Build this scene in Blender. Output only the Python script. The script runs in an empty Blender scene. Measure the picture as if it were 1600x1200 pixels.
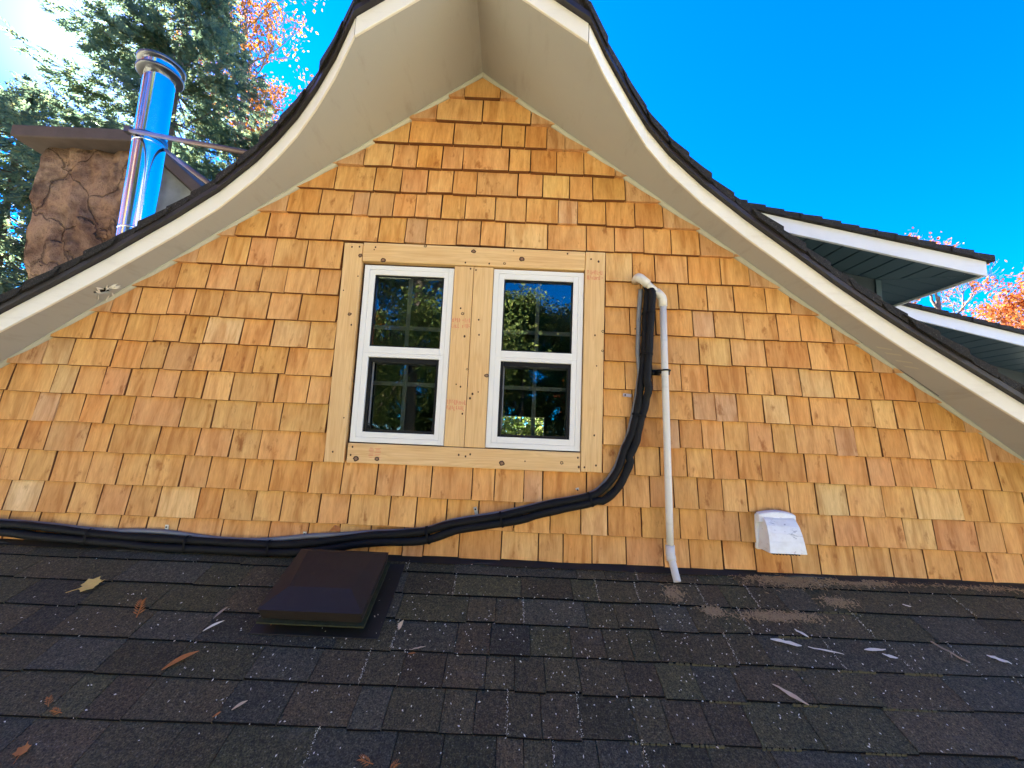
import bpy, bmesh, math, random
import numpy as np
from mathutils import Vector, Matrix
R = math.radians
sc = bpy.context.scene
col = sc.collection

# ------------------------------------------------------------------ camera
cd = bpy.data.cameras.new('camera'); cam = bpy.data.objects.new('camera', cd); col.objects.link(cam)
cd.sensor_width = 36; cd.lens = 14.85; cd.clip_start = .05; cd.clip_end = 600
cr = Vector((0.99907266, -0.00474413, 0.04279388)); cu = Vector((-0.04305246, -0.12290843, 0.99148374)); cf = Vector((-0.000556, 0.992406677, 0.122998696))
cam.matrix_world = Matrix(((cr.x, cu.x, -cf.x, 0), (cr.y, cu.y, -cf.y, -1.9), (cr.z, cu.z, -cf.z, 0), (0, 0, 0, 1)))
sc.camera = cam

# ------------------------------------------------------------------ sky, sun, exposure
SUN = Vector((-1.005, .896, .90)).normalized()
SUN_EL = math.asin(SUN.z); SUN_AZ = math.atan2(SUN.x, SUN.y)
world = bpy.data.worlds.new('World'); sc.world = world; world.use_nodes = True
nt = world.node_tree; nt.nodes.clear()
sky = nt.nodes.new('ShaderNodeTexSky'); sky.sky_type = 'NISHITA'; sky.sun_disc = False
sky.sun_elevation = SUN_EL; sky.sun_rotation = SUN_AZ; sky.air_density = .55; sky.dust_density = .2; sky.ozone_density = 4.5
hs = nt.nodes.new('ShaderNodeHueSaturation'); hs.inputs['Saturation'].default_value = 1.95; hs.inputs['Hue'].default_value = .510
bg = nt.nodes.new('ShaderNodeBackground'); bg.inputs['Strength'].default_value = .05
wo = nt.nodes.new('ShaderNodeOutputWorld')
nt.links.new(sky.outputs[0], hs.inputs['Color']); nt.links.new(hs.outputs[0], bg.inputs['Color']); nt.links.new(bg.outputs[0], wo.inputs['Surface'])
sl = bpy.data.lights.new('sun', 'SUN'); sl.energy = 5.0; sl.angle = R(.5); sl.color = (1, .93, .82)
sun = bpy.data.objects.new('sun', sl); col.objects.link(sun); sun.rotation_euler = SUN.to_track_quat('Z', 'Y').to_euler()
sc.view_settings.view_transform = 'Standard'; sc.view_settings.look = 'None'
sc.view_settings.exposure = 4.15; sc.view_settings.gamma = 1; sc.view_settings.use_curve_mapping = False
sc.render.engine = 'CYCLES'
sc.cycles.use_denoising = True; sc.cycles.max_bounces = 8; sc.cycles.diffuse_bounces = 4; sc.cycles.glossy_bounces = 4
sc.cycles.transparent_max_bounces = 12; sc.cycles.sample_clamp_indirect = 6; sc.cycles.caustics_reflective = False; sc.cycles.caustics_refractive = False

rng = random.Random(7)
# ------------------------------------------------------------------ helpers: objects
def mesh_obj(name, verts, faces, mat=None, parent=None, smooth=False, color=None):
    me = bpy.data.meshes.new(name); me.from_pydata([tuple(v) for v in verts], [], faces)
    if smooth:
        me.polygons.foreach_set('use_smooth', [True] * len(me.polygons))
    if mat: me.materials.append(mat)
    o = bpy.data.objects.new(name, me); col.objects.link(o)
    if parent is not None: o.parent = parent; o.matrix_parent_inverse = WI[parent.name]
    if color: o.color = (*color, 1)
    WI[o.name] = Matrix.Identity(4)
    return o
WI = {}
def empty(name, loc=(0, 0, 0)):
    o = bpy.data.objects.new(name, None); o.empty_display_size = .1; o.location = loc; col.objects.link(o)
    WI[o.name] = Matrix.Translation(Vector(loc)).inverted()
    return o
def tag(o, label=None, cat=None, group=None, kind=None):
    if label: o['label'] = label
    if cat: o['category'] = cat
    if group: o['group'] = group
    if kind: o['kind'] = kind
    return o
class MB:
    def __init__(s): s.v = []; s.f = []
    def add(s, v, f):
        n = len(s.v); s.v += [tuple(p) for p in v]; s.f += [tuple(i + n for i in q) for q in f]; return s
    def box(s, x0, x1, y0, y1, z0, z1):
        v = [(x, y, z) for x in (x0, x1) for y in (y0, y1) for z in (z0, z1)]
        return s.add(v, [(0, 1, 3, 2), (4, 6, 7, 5), (0, 4, 5, 1), (2, 3, 7, 6), (0, 2, 6, 4), (1, 5, 7, 3)])
    def hexa(s, b, t):          # 4 bottom points, 4 top points
        return s.add(list(b) + list(t), [(3, 2, 1, 0), (4, 5, 6, 7), (0, 1, 5, 4), (1, 2, 6, 5), (2, 3, 7, 6), (3, 0, 4, 7)])
    def tube(s, pts, rad, n=12, caps=True):
        pts = [Vector(p) for p in pts]; m = len(pts)
        rad = [rad] * m if not hasattr(rad, '__len__') else rad
        t0 = (pts[1] - pts[0]).normalized()
        a = t0.cross(Vector((0, 0, 1)))
        if a.length < .1: a = t0.cross(Vector((0, 1, 0)))
        a.normalize(); rings = []
        for i, p in enumerate(pts):
            t = ((pts[min(i + 1, m - 1)] - pts[max(i - 1, 0)])).normalized()
            a = (a - t * a.dot(t)).normalized(); b = t.cross(a)
            rings.append([p + (a * math.cos(2 * math.pi * k / n) + b * math.sin(2 * math.pi * k / n)) * rad[i] for k in range(n)])
        v = [q for r_ in rings for q in r_]
        f = [(i * n + k, i * n + (k + 1) % n, (i + 1) * n + (k + 1) % n, (i + 1) * n + k) for i in range(m - 1) for k in range(n)]
        if caps: f += [tuple(reversed(range(n))), tuple((m - 1) * n + k for k in range(n))]
        return s.add(v, f)
    def lathe(s, prof, axis, n=40):   # prof: (radius, z) list; axis (x, y)
        v = [(axis[0] + r_ * math.cos(2 * math.pi * k / n), axis[1] + r_ * math.sin(2 * math.pi * k / n), z) for r_, z in prof for k in range(n)]
        f = [(i * n + k, i * n + (k + 1) % n, (i + 1) * n + (k + 1) % n, (i + 1) * n + k) for i in range(len(prof) - 1) for k in range(n)]
        return s.add(v, f)
    def obj(s, name, mat, parent=None, smooth=False, color=None): return mesh_obj(name, s.v, s.f, mat, parent, smooth, color)
def crom(pts, k=6):
    P = [Vector(p) for p in pts]; P = [P[0] * 2 - P[1]] + P + [P[-1] * 2 - P[-2]]; out = []
    for i in range(1, len(P) - 2):
        for j in range(k):
            t = j / k; a, b, c, d = P[i - 1:i + 3]
            out.append(.5 * ((2 * b) + (c - a) * t + (2 * a - 5 * b + 4 * c - d) * t * t + (3 * b - a - 3 * c + d) * t ** 3))
    return out + [P[-2]]
def bevel(o, w=.003, seg=2):
    m = o.modifiers.new('bevel', 'BEVEL'); m.width = w; m.segments = seg; m.limit_method = 'ANGLE'; m.angle_limit = R(35); return o
def fill2d(outer, holes):
    bm = bmesh.new(); es = []
    for loop in [outer] + holes:
        vs = [bm.verts.new((p[0], p[1], 0)) for p in loop]
        es += [bm.edges.new((vs[i], vs[(i + 1) % len(vs)])) for i in range(len(vs))]
    bmesh.ops.triangle_fill(bm, use_beauty=True, use_dissolve=False, edges=es, normal=(0, 0, 1))
    bm.verts.index_update()
    v = [(p.co.x, p.co.y) for p in bm.verts]; f = [tuple(q.index for q in fc.verts) for fc in bm.faces]; bm.free()
    return v, f
def clip(poly, a, b, c):        # keep a*x + b*z <= c
    out = []
    for i in range(len(poly)):
        p, q = poly[i], poly[(i + 1) % len(poly)]; dp = a * p[0] + b * p[1] - c; dq = a * q[0] + b * q[1] - c
        if dp <= 0: out.append(p)
        if (dp < 0 < dq) or (dq < 0 < dp):
            t = dp / (dp - dq); out.append((p[0] + (q[0] - p[0]) * t, p[1] + (q[1] - p[1]) * t))
    return out
def area(p): return .5 * abs(sum(p[i][0] * p[(i + 1) % len(p)][1] - p[(i + 1) % len(p)][0] * p[i][1] for i in range(len(p))))

# ------------------------------------------------------------------ helpers: materials
class NT:
    def __init__(s, name):
        s.m = bpy.data.materials.new(name); s.m.use_nodes = True; s.t = s.m.node_tree; s.t.nodes.clear()
        s.out = s.n('ShaderNodeOutputMaterial'); s.b = s.n('ShaderNodeBsdfPrincipled'); s.l(s.b.outputs[0], s.out.inputs[0])
    def n(s, typ, **kw):
        x = s.t.nodes.new(typ)
        for k, v in kw.items(): setattr(x, k, v)
        return x
    def l(s, a, b): s.t.links.new(a, b)
    def set(s, sock, v):
        if hasattr(v, 'is_linked') or isinstance(v, bpy.types.NodeSocket): s.l(v, sock)
        elif isinstance(v, (tuple, list)) and len(v) == 3 and sock.type == 'RGBA': sock.default_value = (*v, 1)
        else: sock.default_value = v
    def pos(s, scale=(1, 1, 1), offset=None, obj=False):
        if obj: p = s.n('ShaderNodeTexCoord').outputs['Object']
        else: p = s.n('ShaderNodeNewGeometry').outputs['Position']
        if offset is not None:
            v = s.n('ShaderNodeVectorMath', operation='ADD'); s.l(p, v.inputs[0]); s.l(offset, v.inputs[1]); p = v.outputs[0]
        v = s.n('ShaderNodeVectorMath', operation='MULTIPLY'); s.l(p, v.inputs[0]); v.inputs[1].default_value = scale
        return v.outputs[0]
    def noise(s, vec, scale=1, detail=3, rough=.55, dist=0):
        x = s.n('ShaderNodeTexNoise'); s.l(vec, x.inputs['Vector']); x.inputs['Scale'].default_value = scale
        x.inputs['Detail'].default_value = detail; x.inputs['Roughness'].default_value = rough; x.inputs['Distortion'].default_value = dist
        return x.outputs['Fac']
    def vor(s, vec, scale, feature='F1', out='Distance'):
        x = s.n('ShaderNodeTexVoronoi'); x.feature = feature; s.l(vec, x.inputs['Vector']); x.inputs['Scale'].default_value = scale; return x.outputs[out]
    def ramp(s, fac, stops):
        x = s.n('ShaderNodeValToRGB'); s.l(fac, x.inputs[0]); e = x.color_ramp.elements
        while len(e) < len(stops): e.new(.5)
        for i, (p, c) in enumerate(stops):
            e[i].position = p; e[i].color = (*c, 1) if hasattr(c, '__len__') else (c, c, c, 1)
        return x.outputs[0]
    def mix(s, fac, a, b, mode='MIX'):
        x = s.n('ShaderNodeMix', data_type='RGBA', blend_type=mode); s.set(x.inputs[0], fac); s.set(x.inputs[6], a); s.set(x.inputs[7], b); return x.outputs[2]
    def math(s, op, a, b=0.0):
        x = s.n('ShaderNodeMath', operation=op); s.set(x.inputs[0], a); s.set(x.inputs[1], b); return x.outputs[0]
    def bump(s, h, strength=.3, dist=.01):
        x = s.n('ShaderNodeBump'); x.inputs['Strength'].default_value = strength; x.inputs['Distance'].default_value = dist; s.l(h, x.inputs['Height']); s.l(x.outputs[0], s.b.inputs['Normal'])
    def fin(s, color=None, rough=.6, spec=.5, metal=0):
        if color is not None: s.set(s.b.inputs['Base Color'], color)
        s.set(s.b.inputs['Roughness'], rough); s.b.inputs['Specular IOR Level'].default_value = spec; s.b.inputs['Metallic'].default_value = metal
        return s.m
    def rnd(s):
        i = s.n('ShaderNodeObjectInfo'); v = s.n('ShaderNodeVectorMath', operation='SCALE'); v.inputs[0].default_value = (37, 19, 53); s.l(i.outputs['Random'], v.inputs[3])
        return i, v.outputs[0]

def m_cedar(name='cedar_shingle_wood', usecol=True):
    t = NT(name); i, off = t.rnd(); isl = t.n('ShaderNodeNewGeometry').outputs['Random Per Island']
    fine = t.noise(t.pos((150, 150, 5), off), 1, 3, .6, .6)
    band = t.noise(t.pos((26, 26, 1.1), off), 1, 2, .5, .8)
    blot = t.noise(t.pos((9, 9, 6), off), 1, 3)
    stain = t.noise(t.pos((20, 20, 9), off), 1, 4, .65)
    base = i.outputs['Color'] if usecol else t.ramp(isl, [(0, (.60, .335, .145)), (.5, (.64, .37, .17)), (1, (.56, .30, .12))])
    c = t.mix(t.ramp(band, [(.30, 0), (.48, .6), (.72, 1)]), t.mix(1, base, (.76, .66, .56), 'MULTIPLY'), t.mix(1, base, (1.10, 1.15, 1.22), 'MULTIPLY'))
    c = t.mix(t.ramp(fine, [(.35, .36), (.62, 0)]), c, t.mix(1, c, (.62, .50, .40), 'MULTIPLY'))
    c = t.mix(t.ramp(blot, [(.42, 0), (.75, .55)]), c, t.mix(1, c, (1.0, .80, .62), 'MULTIPLY'))
    c = t.mix(t.ramp(stain, [(.60, 0), (.72, .85)]), c, t.mix(1, c, (.50, .34, .22), 'MULTIPLY'))
    t.bump(t.mix(.5, fine, band), .28, .004)
    return t.fin(c, .72, .25)
def m_pine(name, vertical):
    t = NT(name); i, off = t.rnd()
    s1 = (34, 34, 1.6) if vertical else (1.6, 34, 34); s2 = (170, 170, 6) if vertical else (6, 170, 170)
    band = t.noise(t.pos(s1, off), 1, 3, .5, 1.6); fine = t.noise(t.pos(s2, off), 1, 3, .6, .5)
    big = t.noise(t.pos((5, 5, 5), off), 1, 2)
    c = t.ramp(band, [(.3, (.64, .40, .165)), (.47, (.73, .48, .215)), (.54, (.65, .405, .17)), (.7, (.75, .51, .245))])
    c = t.mix(t.ramp(fine, [(.36, .3), (.6, 0)]), c, t.mix(1, c, (.74, .62, .48), 'MULTIPLY'))
    c = t.mix(t.ramp(big, [(.4, 0), (.7, .5)]), c, t.mix(1, c, (.94, .84, .74), 'MULTIPLY'))
    t.bump(t.mix(.5, fine, band), .15, .003)
    return t.fin(c, .6, .3)
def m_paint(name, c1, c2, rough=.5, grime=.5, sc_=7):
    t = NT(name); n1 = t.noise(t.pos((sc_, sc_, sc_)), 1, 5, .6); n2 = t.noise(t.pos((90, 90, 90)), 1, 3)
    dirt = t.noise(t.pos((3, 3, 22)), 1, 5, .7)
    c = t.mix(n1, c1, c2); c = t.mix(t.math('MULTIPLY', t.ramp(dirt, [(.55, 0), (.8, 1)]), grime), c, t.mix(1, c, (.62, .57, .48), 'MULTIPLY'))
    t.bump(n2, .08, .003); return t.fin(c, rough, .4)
def m_flat(name, c, rough=.5, spec=.5, metal=0, var=.25, scale=20, bump=0):
    t = NT(name); n = t.noise(t.pos((scale,) * 3), 1, 4, .6)
    cc = t.mix(n, tuple(x * (1 - var) for x in c), tuple(min(1, x * (1 + var)) for x in c))
    if bump: t.bump(n, bump, .01)
    return t.fin(cc, rough, spec, metal)
def m_asphalt(name='asphalt_shingle', usecol=True):
    t = NT(name); i, off = t.rnd()
    p = t.pos((1, 1, 1), off); g = t.noise(p, 230, 2, .7); g2 = t.noise(p, 75, 3, .7); big = t.noise(p, 3.2, 4, .6); mid = t.noise(t.pos((1, .8, .8), off), 95, 3, .75); scuff = t.noise(t.pos((5, 16, 16)), 1, 5, .75); moss = t.noise(t.pos(), 2.2, 4, .6)
    base = i.outputs['Color'] if usecol else (.014, .011, .007)
    c = t.mix(t.ramp(g, [(.30, 0), (.72, 1)]), t.mix(1, base, (.30, .30, .30), 'MULTIPLY'), t.mix(1, base, (2.5, 2.5, 2.5), 'MULTIPLY'))
    c = t.mix(t.ramp(g, [(.62, 0), (.74, .75)]), c, (.20, .19, .18)); c = t.mix(t.ramp(g2, [(.35, .55), (.6, 0)]), c, t.mix(1, c, (.45, .45, .45), 'MULTIPLY'))
    c = t.mix(t.ramp(big, [(.45, 0), (.75, .45)]), c, t.mix(1, c, (1.6, 1.5, 1.4), 'MULTIPLY'))
    c = t.mix(t.ramp(moss, [(.56, 0), (.75, .5)]), c, t.mix(1, c, (1.0, 1.05, .72), 'MULTIPLY'))
    c = t.mix(t.ramp(mid, [(.36, .65), (.55, 0)]), c, t.mix(1, c, (.40, .40, .40), 'MULTIPLY')); c = t.mix(t.ramp(mid, [(.56, 0), (.72, .5)]), c, t.mix(1, c, (2.2, 2.1, 2.0), 'MULTIPLY'))
    c = t.mix(t.ramp(scuff, [(.60, 0), (.78, .35)]), c, (.16, .14, .115))
    t.bump(t.mix(.5, g, g2), .75, .006); return t.fin(c, .82, .35)
def m_leaf(name, stops, transl=.45):
    t = NT(name); isl = t.n('ShaderNodeNewGeometry').outputs['Random Per Island']
    c = t.ramp(isl, stops); c = t.mix(t.noise(t.pos((.9, .9, .9)), 1, 2), t.mix(1, c, (.7, .75, .8), 'MULTIPLY'), t.mix(1, c, (1.25, 1.2, 1.1), 'MULTIPLY'))
    t.set(t.b.inputs['Base Color'], c); t.b.inputs['Roughness'].default_value = .6; t.b.inputs['Specular IOR Level'].default_value = .2
    tr = t.n('ShaderNodeBsdfTranslucent'); t.l(c, tr.inputs[0]); mx = t.n('ShaderNodeMixShader'); mx.inputs[0].default_value = transl
    t.l(t.b.outputs[0], mx.inputs[1]); t.l(tr.outputs[0], mx.inputs[2]); t.l(mx.outputs[0], t.out.inputs[0]); return t.m
def m_glass():
    t = NT('window_glass'); fr = t.n('ShaderNodeFresnel'); fr.inputs[0].default_value = 1.75
    tr = t.n('ShaderNodeBsdfTransparent'); tr.inputs[0].default_value = (.86, .9, .88, 1); gl = t.n('ShaderNodeBsdfGlossy'); gl.inputs['Roughness'].default_value = 0.0; gl.inputs[0].default_value = (.95, 1, .97, 1)
    mx = t.n('ShaderNodeMixShader'); t.l(fr.outputs[0], mx.inputs[0]); t.l(tr.outputs[0], mx.inputs[1]); t.l(gl.outputs[0], mx.inputs[2]); t.l(mx.outputs[0], t.out.inputs[0]); return t.m
def m_stone():
    t = NT('chimney_stone'); p = t.pos(); n = t.noise(p, 3.2, 7, .65, .5); v = t.noise(p, 9, 6, .7); b = t.noise(p, 1.4, 3)
    c = t.ramp(n, [(.3, (.10, .062, .043)), (.46, (.22, .135, .085)), (.58, (.38, .25, .155)), (.74, (.17, .105, .07))])
    c = t.mix(t.ramp(b, [(.45, 0), (.7, .6)]), c, t.mix(1, c, (1.15, .85, .68), 'MULTIPLY')); c = t.mix(t.ramp(v, [(.3, .75), (.5, 0)]), c, t.mix(1, c, (.45, .4, .38), 'MULTIPLY'))
    wv = t.n('ShaderNodeVectorMath', operation='ADD'); nz = t.n('ShaderNodeTexNoise'); nz.inputs['Scale'].default_value = 3; nz.inputs['Detail'].default_value = 5; t.l(p, nz.inputs['Vector']); sv = t.n('ShaderNodeVectorMath', operation='SCALE'); t.l(nz.outputs['Color'], sv.inputs[0]); sv.inputs[3].default_value = .55; t.l(p, wv.inputs[0]); t.l(sv.outputs[0], wv.inputs[1])
    ck = t.vor(wv.outputs[0], 2.6, 'DISTANCE_TO_EDGE'); ckr = t.ramp(ck, [(.0, 1), (.03, 0)]); c = t.mix(t.math('MULTIPLY', ckr, .38), c, (.05, .032, .024)); v = t.math('SUBTRACT', v, t.math('MULTIPLY', ckr, .5))
    t.bump(t.mix(.5, n, v), 1.0, .14); return t.fin(c, .9, .2)
def m_ground():  # unseen yard, coloured pale to bounce neutral fill onto the wall
    t = NT('pale_bounce_ground'); p = t.pos(); v = t.vor(p, 9, out='Color'); n = t.noise(p, .35, 4); sep = t.n('ShaderNodeSeparateColor'); t.l(v, sep.inputs[0])
    c = t.ramp(sep.outputs[0], [(0, (.34, .355, .265)), (.4, (.43, .44, .355)), (.75, (.40, .415, .31)), (1, (.40, .29, .14))])
    c = t.mix(t.ramp(n, [(.55, 0), (.7, .5)]), c, (.20, .23, .11)); t.bump(sep.outputs[1], .6, .03); return t.fin(c, .85, .2)
def m_hood():
    t = NT('white_plastic'); p = t.pos((14, 14, 60)); n = t.noise(p, 1, 5, .7, 1.5); b = t.noise(t.pos(), 30, 4)
    c = t.mix(t.ramp(n, [(.60, 0), (.68, .7)]), (.80, .80, .76), (.18, .18, .2)); c = t.mix(t.ramp(b, [(.45, 0), (.8, .5)]), c, (.62, .58, .5)); return t.fin(c, .4, .5)
CED = m_cedar(); CEDJ = m_cedar('cedar_shingle_wood_joined', False)
PINV = m_pine('pine_trim_upright', True); PINH = m_pine('pine_trim_level', False)
CREAM = m_paint('cream_fascia_paint', (.78, .72, .60), (.71, .65, .53), .45, .35)
SOFF = m_paint('shaded_cream_soffit_paint', (.40, .385, .345), (.365, .345, .305), .6, .45, 3)  # cream darkened to hold the shade under the overhang
MOULD = m_paint('moulding_paint', (.50, .47, .36), (.44, .41, .31), .5, .3)
GREYW = m_paint('pale_fascia_paint', (.72, .72, .72), (.64, .64, .65), .45, .2)
VINYL = m_paint('white_vinyl', (.74, .71, .64), (.72, .69, .62), .35, .04)
GASK = m_flat('black_gasket', (.004, .004, .004), .5, .3)
GLASS = m_glass()
ROOFD = m_asphalt('dark_asphalt_edge', False); ASPH = m_asphalt()
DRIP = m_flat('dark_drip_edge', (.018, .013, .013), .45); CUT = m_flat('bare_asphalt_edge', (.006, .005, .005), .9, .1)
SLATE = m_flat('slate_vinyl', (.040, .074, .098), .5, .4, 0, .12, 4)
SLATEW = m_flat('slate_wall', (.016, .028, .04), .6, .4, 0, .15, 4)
SHEATH = m_flat('wall_sheathing', (.07, .035, .018), .9)
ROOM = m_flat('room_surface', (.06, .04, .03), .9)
STONE = m_stone(); CONC = m_flat('chimney_cap_concrete', (.085, .062, .055), .9, .2, 0, .3, 9, .5); STONEG = m_flat('grey_stone', (.23, .24, .235), .9, .2, 0, .45, 7, .7)
STEEL = m_flat('polished_stainless', (.78, .78, .78), .10, .5, 1, .08, 6, .035); DSTEEL = m_flat('dull_steel', (.17, .17, .18), .38, .5, 1, .4, 9)
ROD = m_flat('brace_rod_metal', (.17, .12, .11), .5, .5, .7)
FOAM = m_flat('black_pipe_insulation', (.0045, .0042, .0042), .65, .22, 0, .5, 60, .3); TAPE = m_flat('black_tape', (.004, .004, .004), .7, .15)
COND = m_flat('grey_conduit', (.17, .17, .165), .5)
PVC = m_paint('white_pvc', (.70, .66, .58), (.62, .57, .48), .35, .5, 12)
ZINC = m_flat('zinc_clip', (.45, .45, .46), .4, .5, .8)
HOOD = m_hood(); PLBR = m_flat('brown_vent_plastic', (.022, .016, .012), .5, .3, 0, .35, 14, .2); PLBASE = m_flat('mossy_vent_base', (.03, .032, .012), .8, .3, 0, .8, 40)
FLASH = m_flat('vent_flange_metal', (.015, .012, .009), .5, .4)
BARK = m_flat('tree_bark', (.11, .085, .065), .9, .2, 0, .35, 8, .6)
GROUND = m_ground()
LEAFY = m_flat('dry_yellow_leaf', (.74, .50, .13), .7, .3, 0, .25, 60); LEAFO = m_flat('dry_orange_leaf', (.42, .15, .035), .7, .3, 0, .35, 90)
FLAKE = m_flat('white_paint_flake', (.76, .68, .52), .6, .3, 0, .25, 90); TWIGM = m_flat('dry_twig', (.28, .21, .15), .8)
TANCHIP = m_flat('tan_wood_chip', (.55, .40, .24), .7); LITTER = m_flat('brown_needle_litter', (.40, .27, .13), .9, .2, 0, .6, 200)
MOSS = m_flat('yellow_moss', (.11, .095, .045), .9, .2, 0, .5, 60); RED = m_flat('red_stamp_ink', (.60, .20, .11), .7, .2, 0, .15)
KNOT = m_flat('dark_knot', (.055, .024, .010), .6, .3, 0, .4, 120); KNOTC = m_flat('knot_heart', (.22, .11, .05), .6)

# ------------------------------------------------------------------ ground
g = MB(); g.add([(-220, -220, -4.6), (220, -220, -4.6), (220, 220, -4.6), (-220, 220, -4.6)], [(0, 1, 2, 3)])
tag(g.obj('ground', GROUND), kind='structure')

# ------------------------------------------------------------------ the cottage gable
cot = tag(empty('cottage', (0, 0, -.53)), 'cedar shingled cottage gable with cream swooping eaves and two white sash windows', 'house')
SL = (0.74026, 1.92785); SR = (-0.71615, 1.62106); XA = (SR[1] - SL[1]) / (SL[0] - SR[0]); ZA = SL[0] * XA + SL[1]
def zs(x): return SL[0] * x + SL[1] if x < XA else SR[0] * x + SR[1]       # underside of the soffit
OV = [(-3.3, .22), (-2.6, .19), (-2.14, .166), (-1.97, .150), (-1.77, .135), (-1.51, .128), (-1.33, .134), (-1.16, .168), (-1.06, .202), (-.957, .247), (-.854, .311), (-.752, .388), (-.643, .492),
      (XA, .492), (.228, .500), (.305, .420), (.434, .311), (.527, .242), (.639, .192), (.80, .158), (.992, .142), (1.226, .138), (1.384, .134), (1.556, .139), (1.66, .147), (1.86, .172), (2.07, .198), (2.6, .225), (3.3, .25)]
def ov(x): return float(np.interp(x, [p[0] for p in OV], [p[1] for p in OV]))
EX = 3.1; YB = 4.6

# sheathing with window openings
def slab(name, outer, holes, y, th, mat, parent):
    v, f = fill2d(outer, holes); n = len(v)
    o = mesh_obj(name, [(a, y, b) for a, b in v], f, mat, parent)
    m = o.modifiers.new('thickness', 'SOLIDIFY'); m.thickness = th; m.offset = 0; return o
rect = lambda a, b, c, d: [(a, c), (b, c), (b, d), (a, d)]
slab('wall', [(-EX, -1.7), (EX, -1.7), (EX, zs(EX) + .02), (XA, ZA + .02), (-EX, zs(-EX) + .02)], [rect(-.695, -.30, -.045, .75), rect(-.10, .30, -.045, .755)], .058, .1, SHEATH, cot)
slab('back_wall', [(-EX, -4.6), (EX, -4.6), (EX, zs(EX) + .099), (XA, ZA + .099), (-EX, zs(-EX) + .099)], [rect(-.155, .50, .0, .30)], YB - .1, .12, ROOM, cot)
for s_ in (-1, 1): MB().box(s_ * EX - .05, s_ * EX + .05, .12, YB - .17, -4.6, zs(s_ * EX) + .06).obj('side_wall', ROOM, cot)
MB().box(-EX + .06, EX - .06, .12, YB - .17, -1.5, -1.4).obj('floor', ROOM, cot)

# cedar shingles, course by course (butt height, joints)
ROWS = [(1.635, [-0.372, -0.295, -0.119, -0.03]), (1.506, [-0.553, -0.424, -0.201, 0.036, 0.153]), (1.379, [-0.722, -0.548, -0.334, -0.102, 0.011, 0.116, 0.205, 0.335]), (1.253, [-0.911, -0.756, -0.619, -0.503, -0.382, -0.282, -0.061, 0.042, 0.167, 0.299, 0.448]), (1.127, [-1.07, -0.884, -0.697, -0.569, -0.444, -0.323, -0.209, -0.014, 0.105, 0.234, 0.344, 0.498, 0.669]), (1.002, [-1.248, -1.098, -0.944, -0.789, -0.715, -0.598, -0.492, -0.37, -0.257, -0.115, 0.031, 0.183, 0.274, 0.408, 0.545, 0.678, 0.851]), (0.874, [-1.418, -1.323, -1.179, -1.039, -0.875, -0.656, -0.531, -0.435, -0.289, -0.179, -0.062, 0.137, 0.319, 0.451, 0.588, 0.716, 0.85, 1.007]), (0.735, [-1.61, -1.485, -1.364, -1.251, -1.132, -0.984, -0.816, 0.41, 0.537, 0.64, 0.794, 0.946, 1.08, 1.232]), (0.61, [-1.766, -1.562, -1.424, -1.289, -1.183, -1.065, -0.917, -0.814, 0.41, 0.576, 0.749, 0.882, 1.006, 1.152, 1.266, 1.396]), (0.484, [-1.945, -1.842, -1.725, -1.586, -1.478, -1.35, -1.13, -0.987, -0.816, 0.409, 0.526, 0.644, 0.816, 0.913, 1.049, 1.203, 1.307, 1.452, 1.593]), (0.358, [-2.095, -1.911, -1.767, -1.627, -1.509, -1.402, -1.238, -1.101, -0.933, -0.81, 0.41, 0.599, 0.844, 0.989, 1.145, 1.344, 1.513, 1.625, 1.716]), (0.232, [-2.264, -2.113, -1.991, -1.803, -1.666, -1.564, -1.43, -1.306, -1.165, -1.019, -0.813, 0.409, 0.507, 0.628, 0.759, 0.883, 1.057, 1.177, 1.299, 1.442, 1.554, 1.666, 1.809, 1.925]), (0.107, [-2.395, -2.241, -2.05, -1.949, -1.829, -1.718, -1.597, -1.493, -1.376, -1.253, -1.057, -0.91, -0.81, 0.41, 0.541, 0.68, 0.813, 0.912, 1.009, 1.128, 1.239, 1.339, 1.51, 1.619, 1.718, 1.835, 2.02, 2.112]), (-0.02, [-2.429, -2.275, -2.109, -2.013, -1.901, -1.792, -1.679, -1.459, -1.319, -1.137, -1.017, -0.814, 0.41, 0.514, 0.693, 0.751, 0.851, 0.948, 1.057, 1.164, 1.266, 1.442, 1.533, 1.642, 1.762, 1.921, 2.109, 2.304]), (-0.145, [-2.451, -2.337, -2.143, -2.034, -1.858, -1.754, -1.546, -1.37, -1.227, -1.098, -0.929, -0.806, 0.41, 0.553, 0.665, 0.782, 0.896, 1.006, 1.108, 1.306, 1.405, 1.579, 1.69, 1.868, 2.021, 2.153, 2.283, 2.436]), (-0.279, [-2.499, -2.348, -2.213, -2.114, -1.987, -1.828, -1.696, -1.578, -1.424, -1.307, -1.158, -1.036, -0.864, -0.725, -0.572, -0.45, -0.333, -0.155, -0.058, 0.07, 0.152, 0.342, 0.503, 0.621, 0.724, 0.831, 0.938, 1.044, 1.226, 1.348, 1.481, 1.639, 1.777, 1.98, 2.092, 2.26, 2.42]), (-0.406, [-2.489, -2.312, -2.162, -2.019, -1.887, -1.76, -1.636, -1.505, -1.337, -1.236, -1.091, -0.974, -0.811, -0.682, -0.505, -0.391, -0.259, -0.122, 0.033, 0.189, 0.321, 0.438, 0.583, 0.75, 0.868, 1.009, 1.214, 1.417, 1.555, 1.722, 1.853, 2.037, 2.151, 2.294, 2.437]), (-0.522, [-2.445, -2.278, -2.139, -2.009, -1.842, -1.664, -1.546, -1.409, -1.221, -1.017, -0.85, -0.716, -0.581, -0.438, -0.349, -0.198, -0.017, 0.142, 0.249, 0.372, 0.519, 0.679, 0.791, 0.935, 1.072, 1.228, 1.348, 1.501, 1.658, 1.802, 1.944, 2.078, 2.228, 2.378])]
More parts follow.
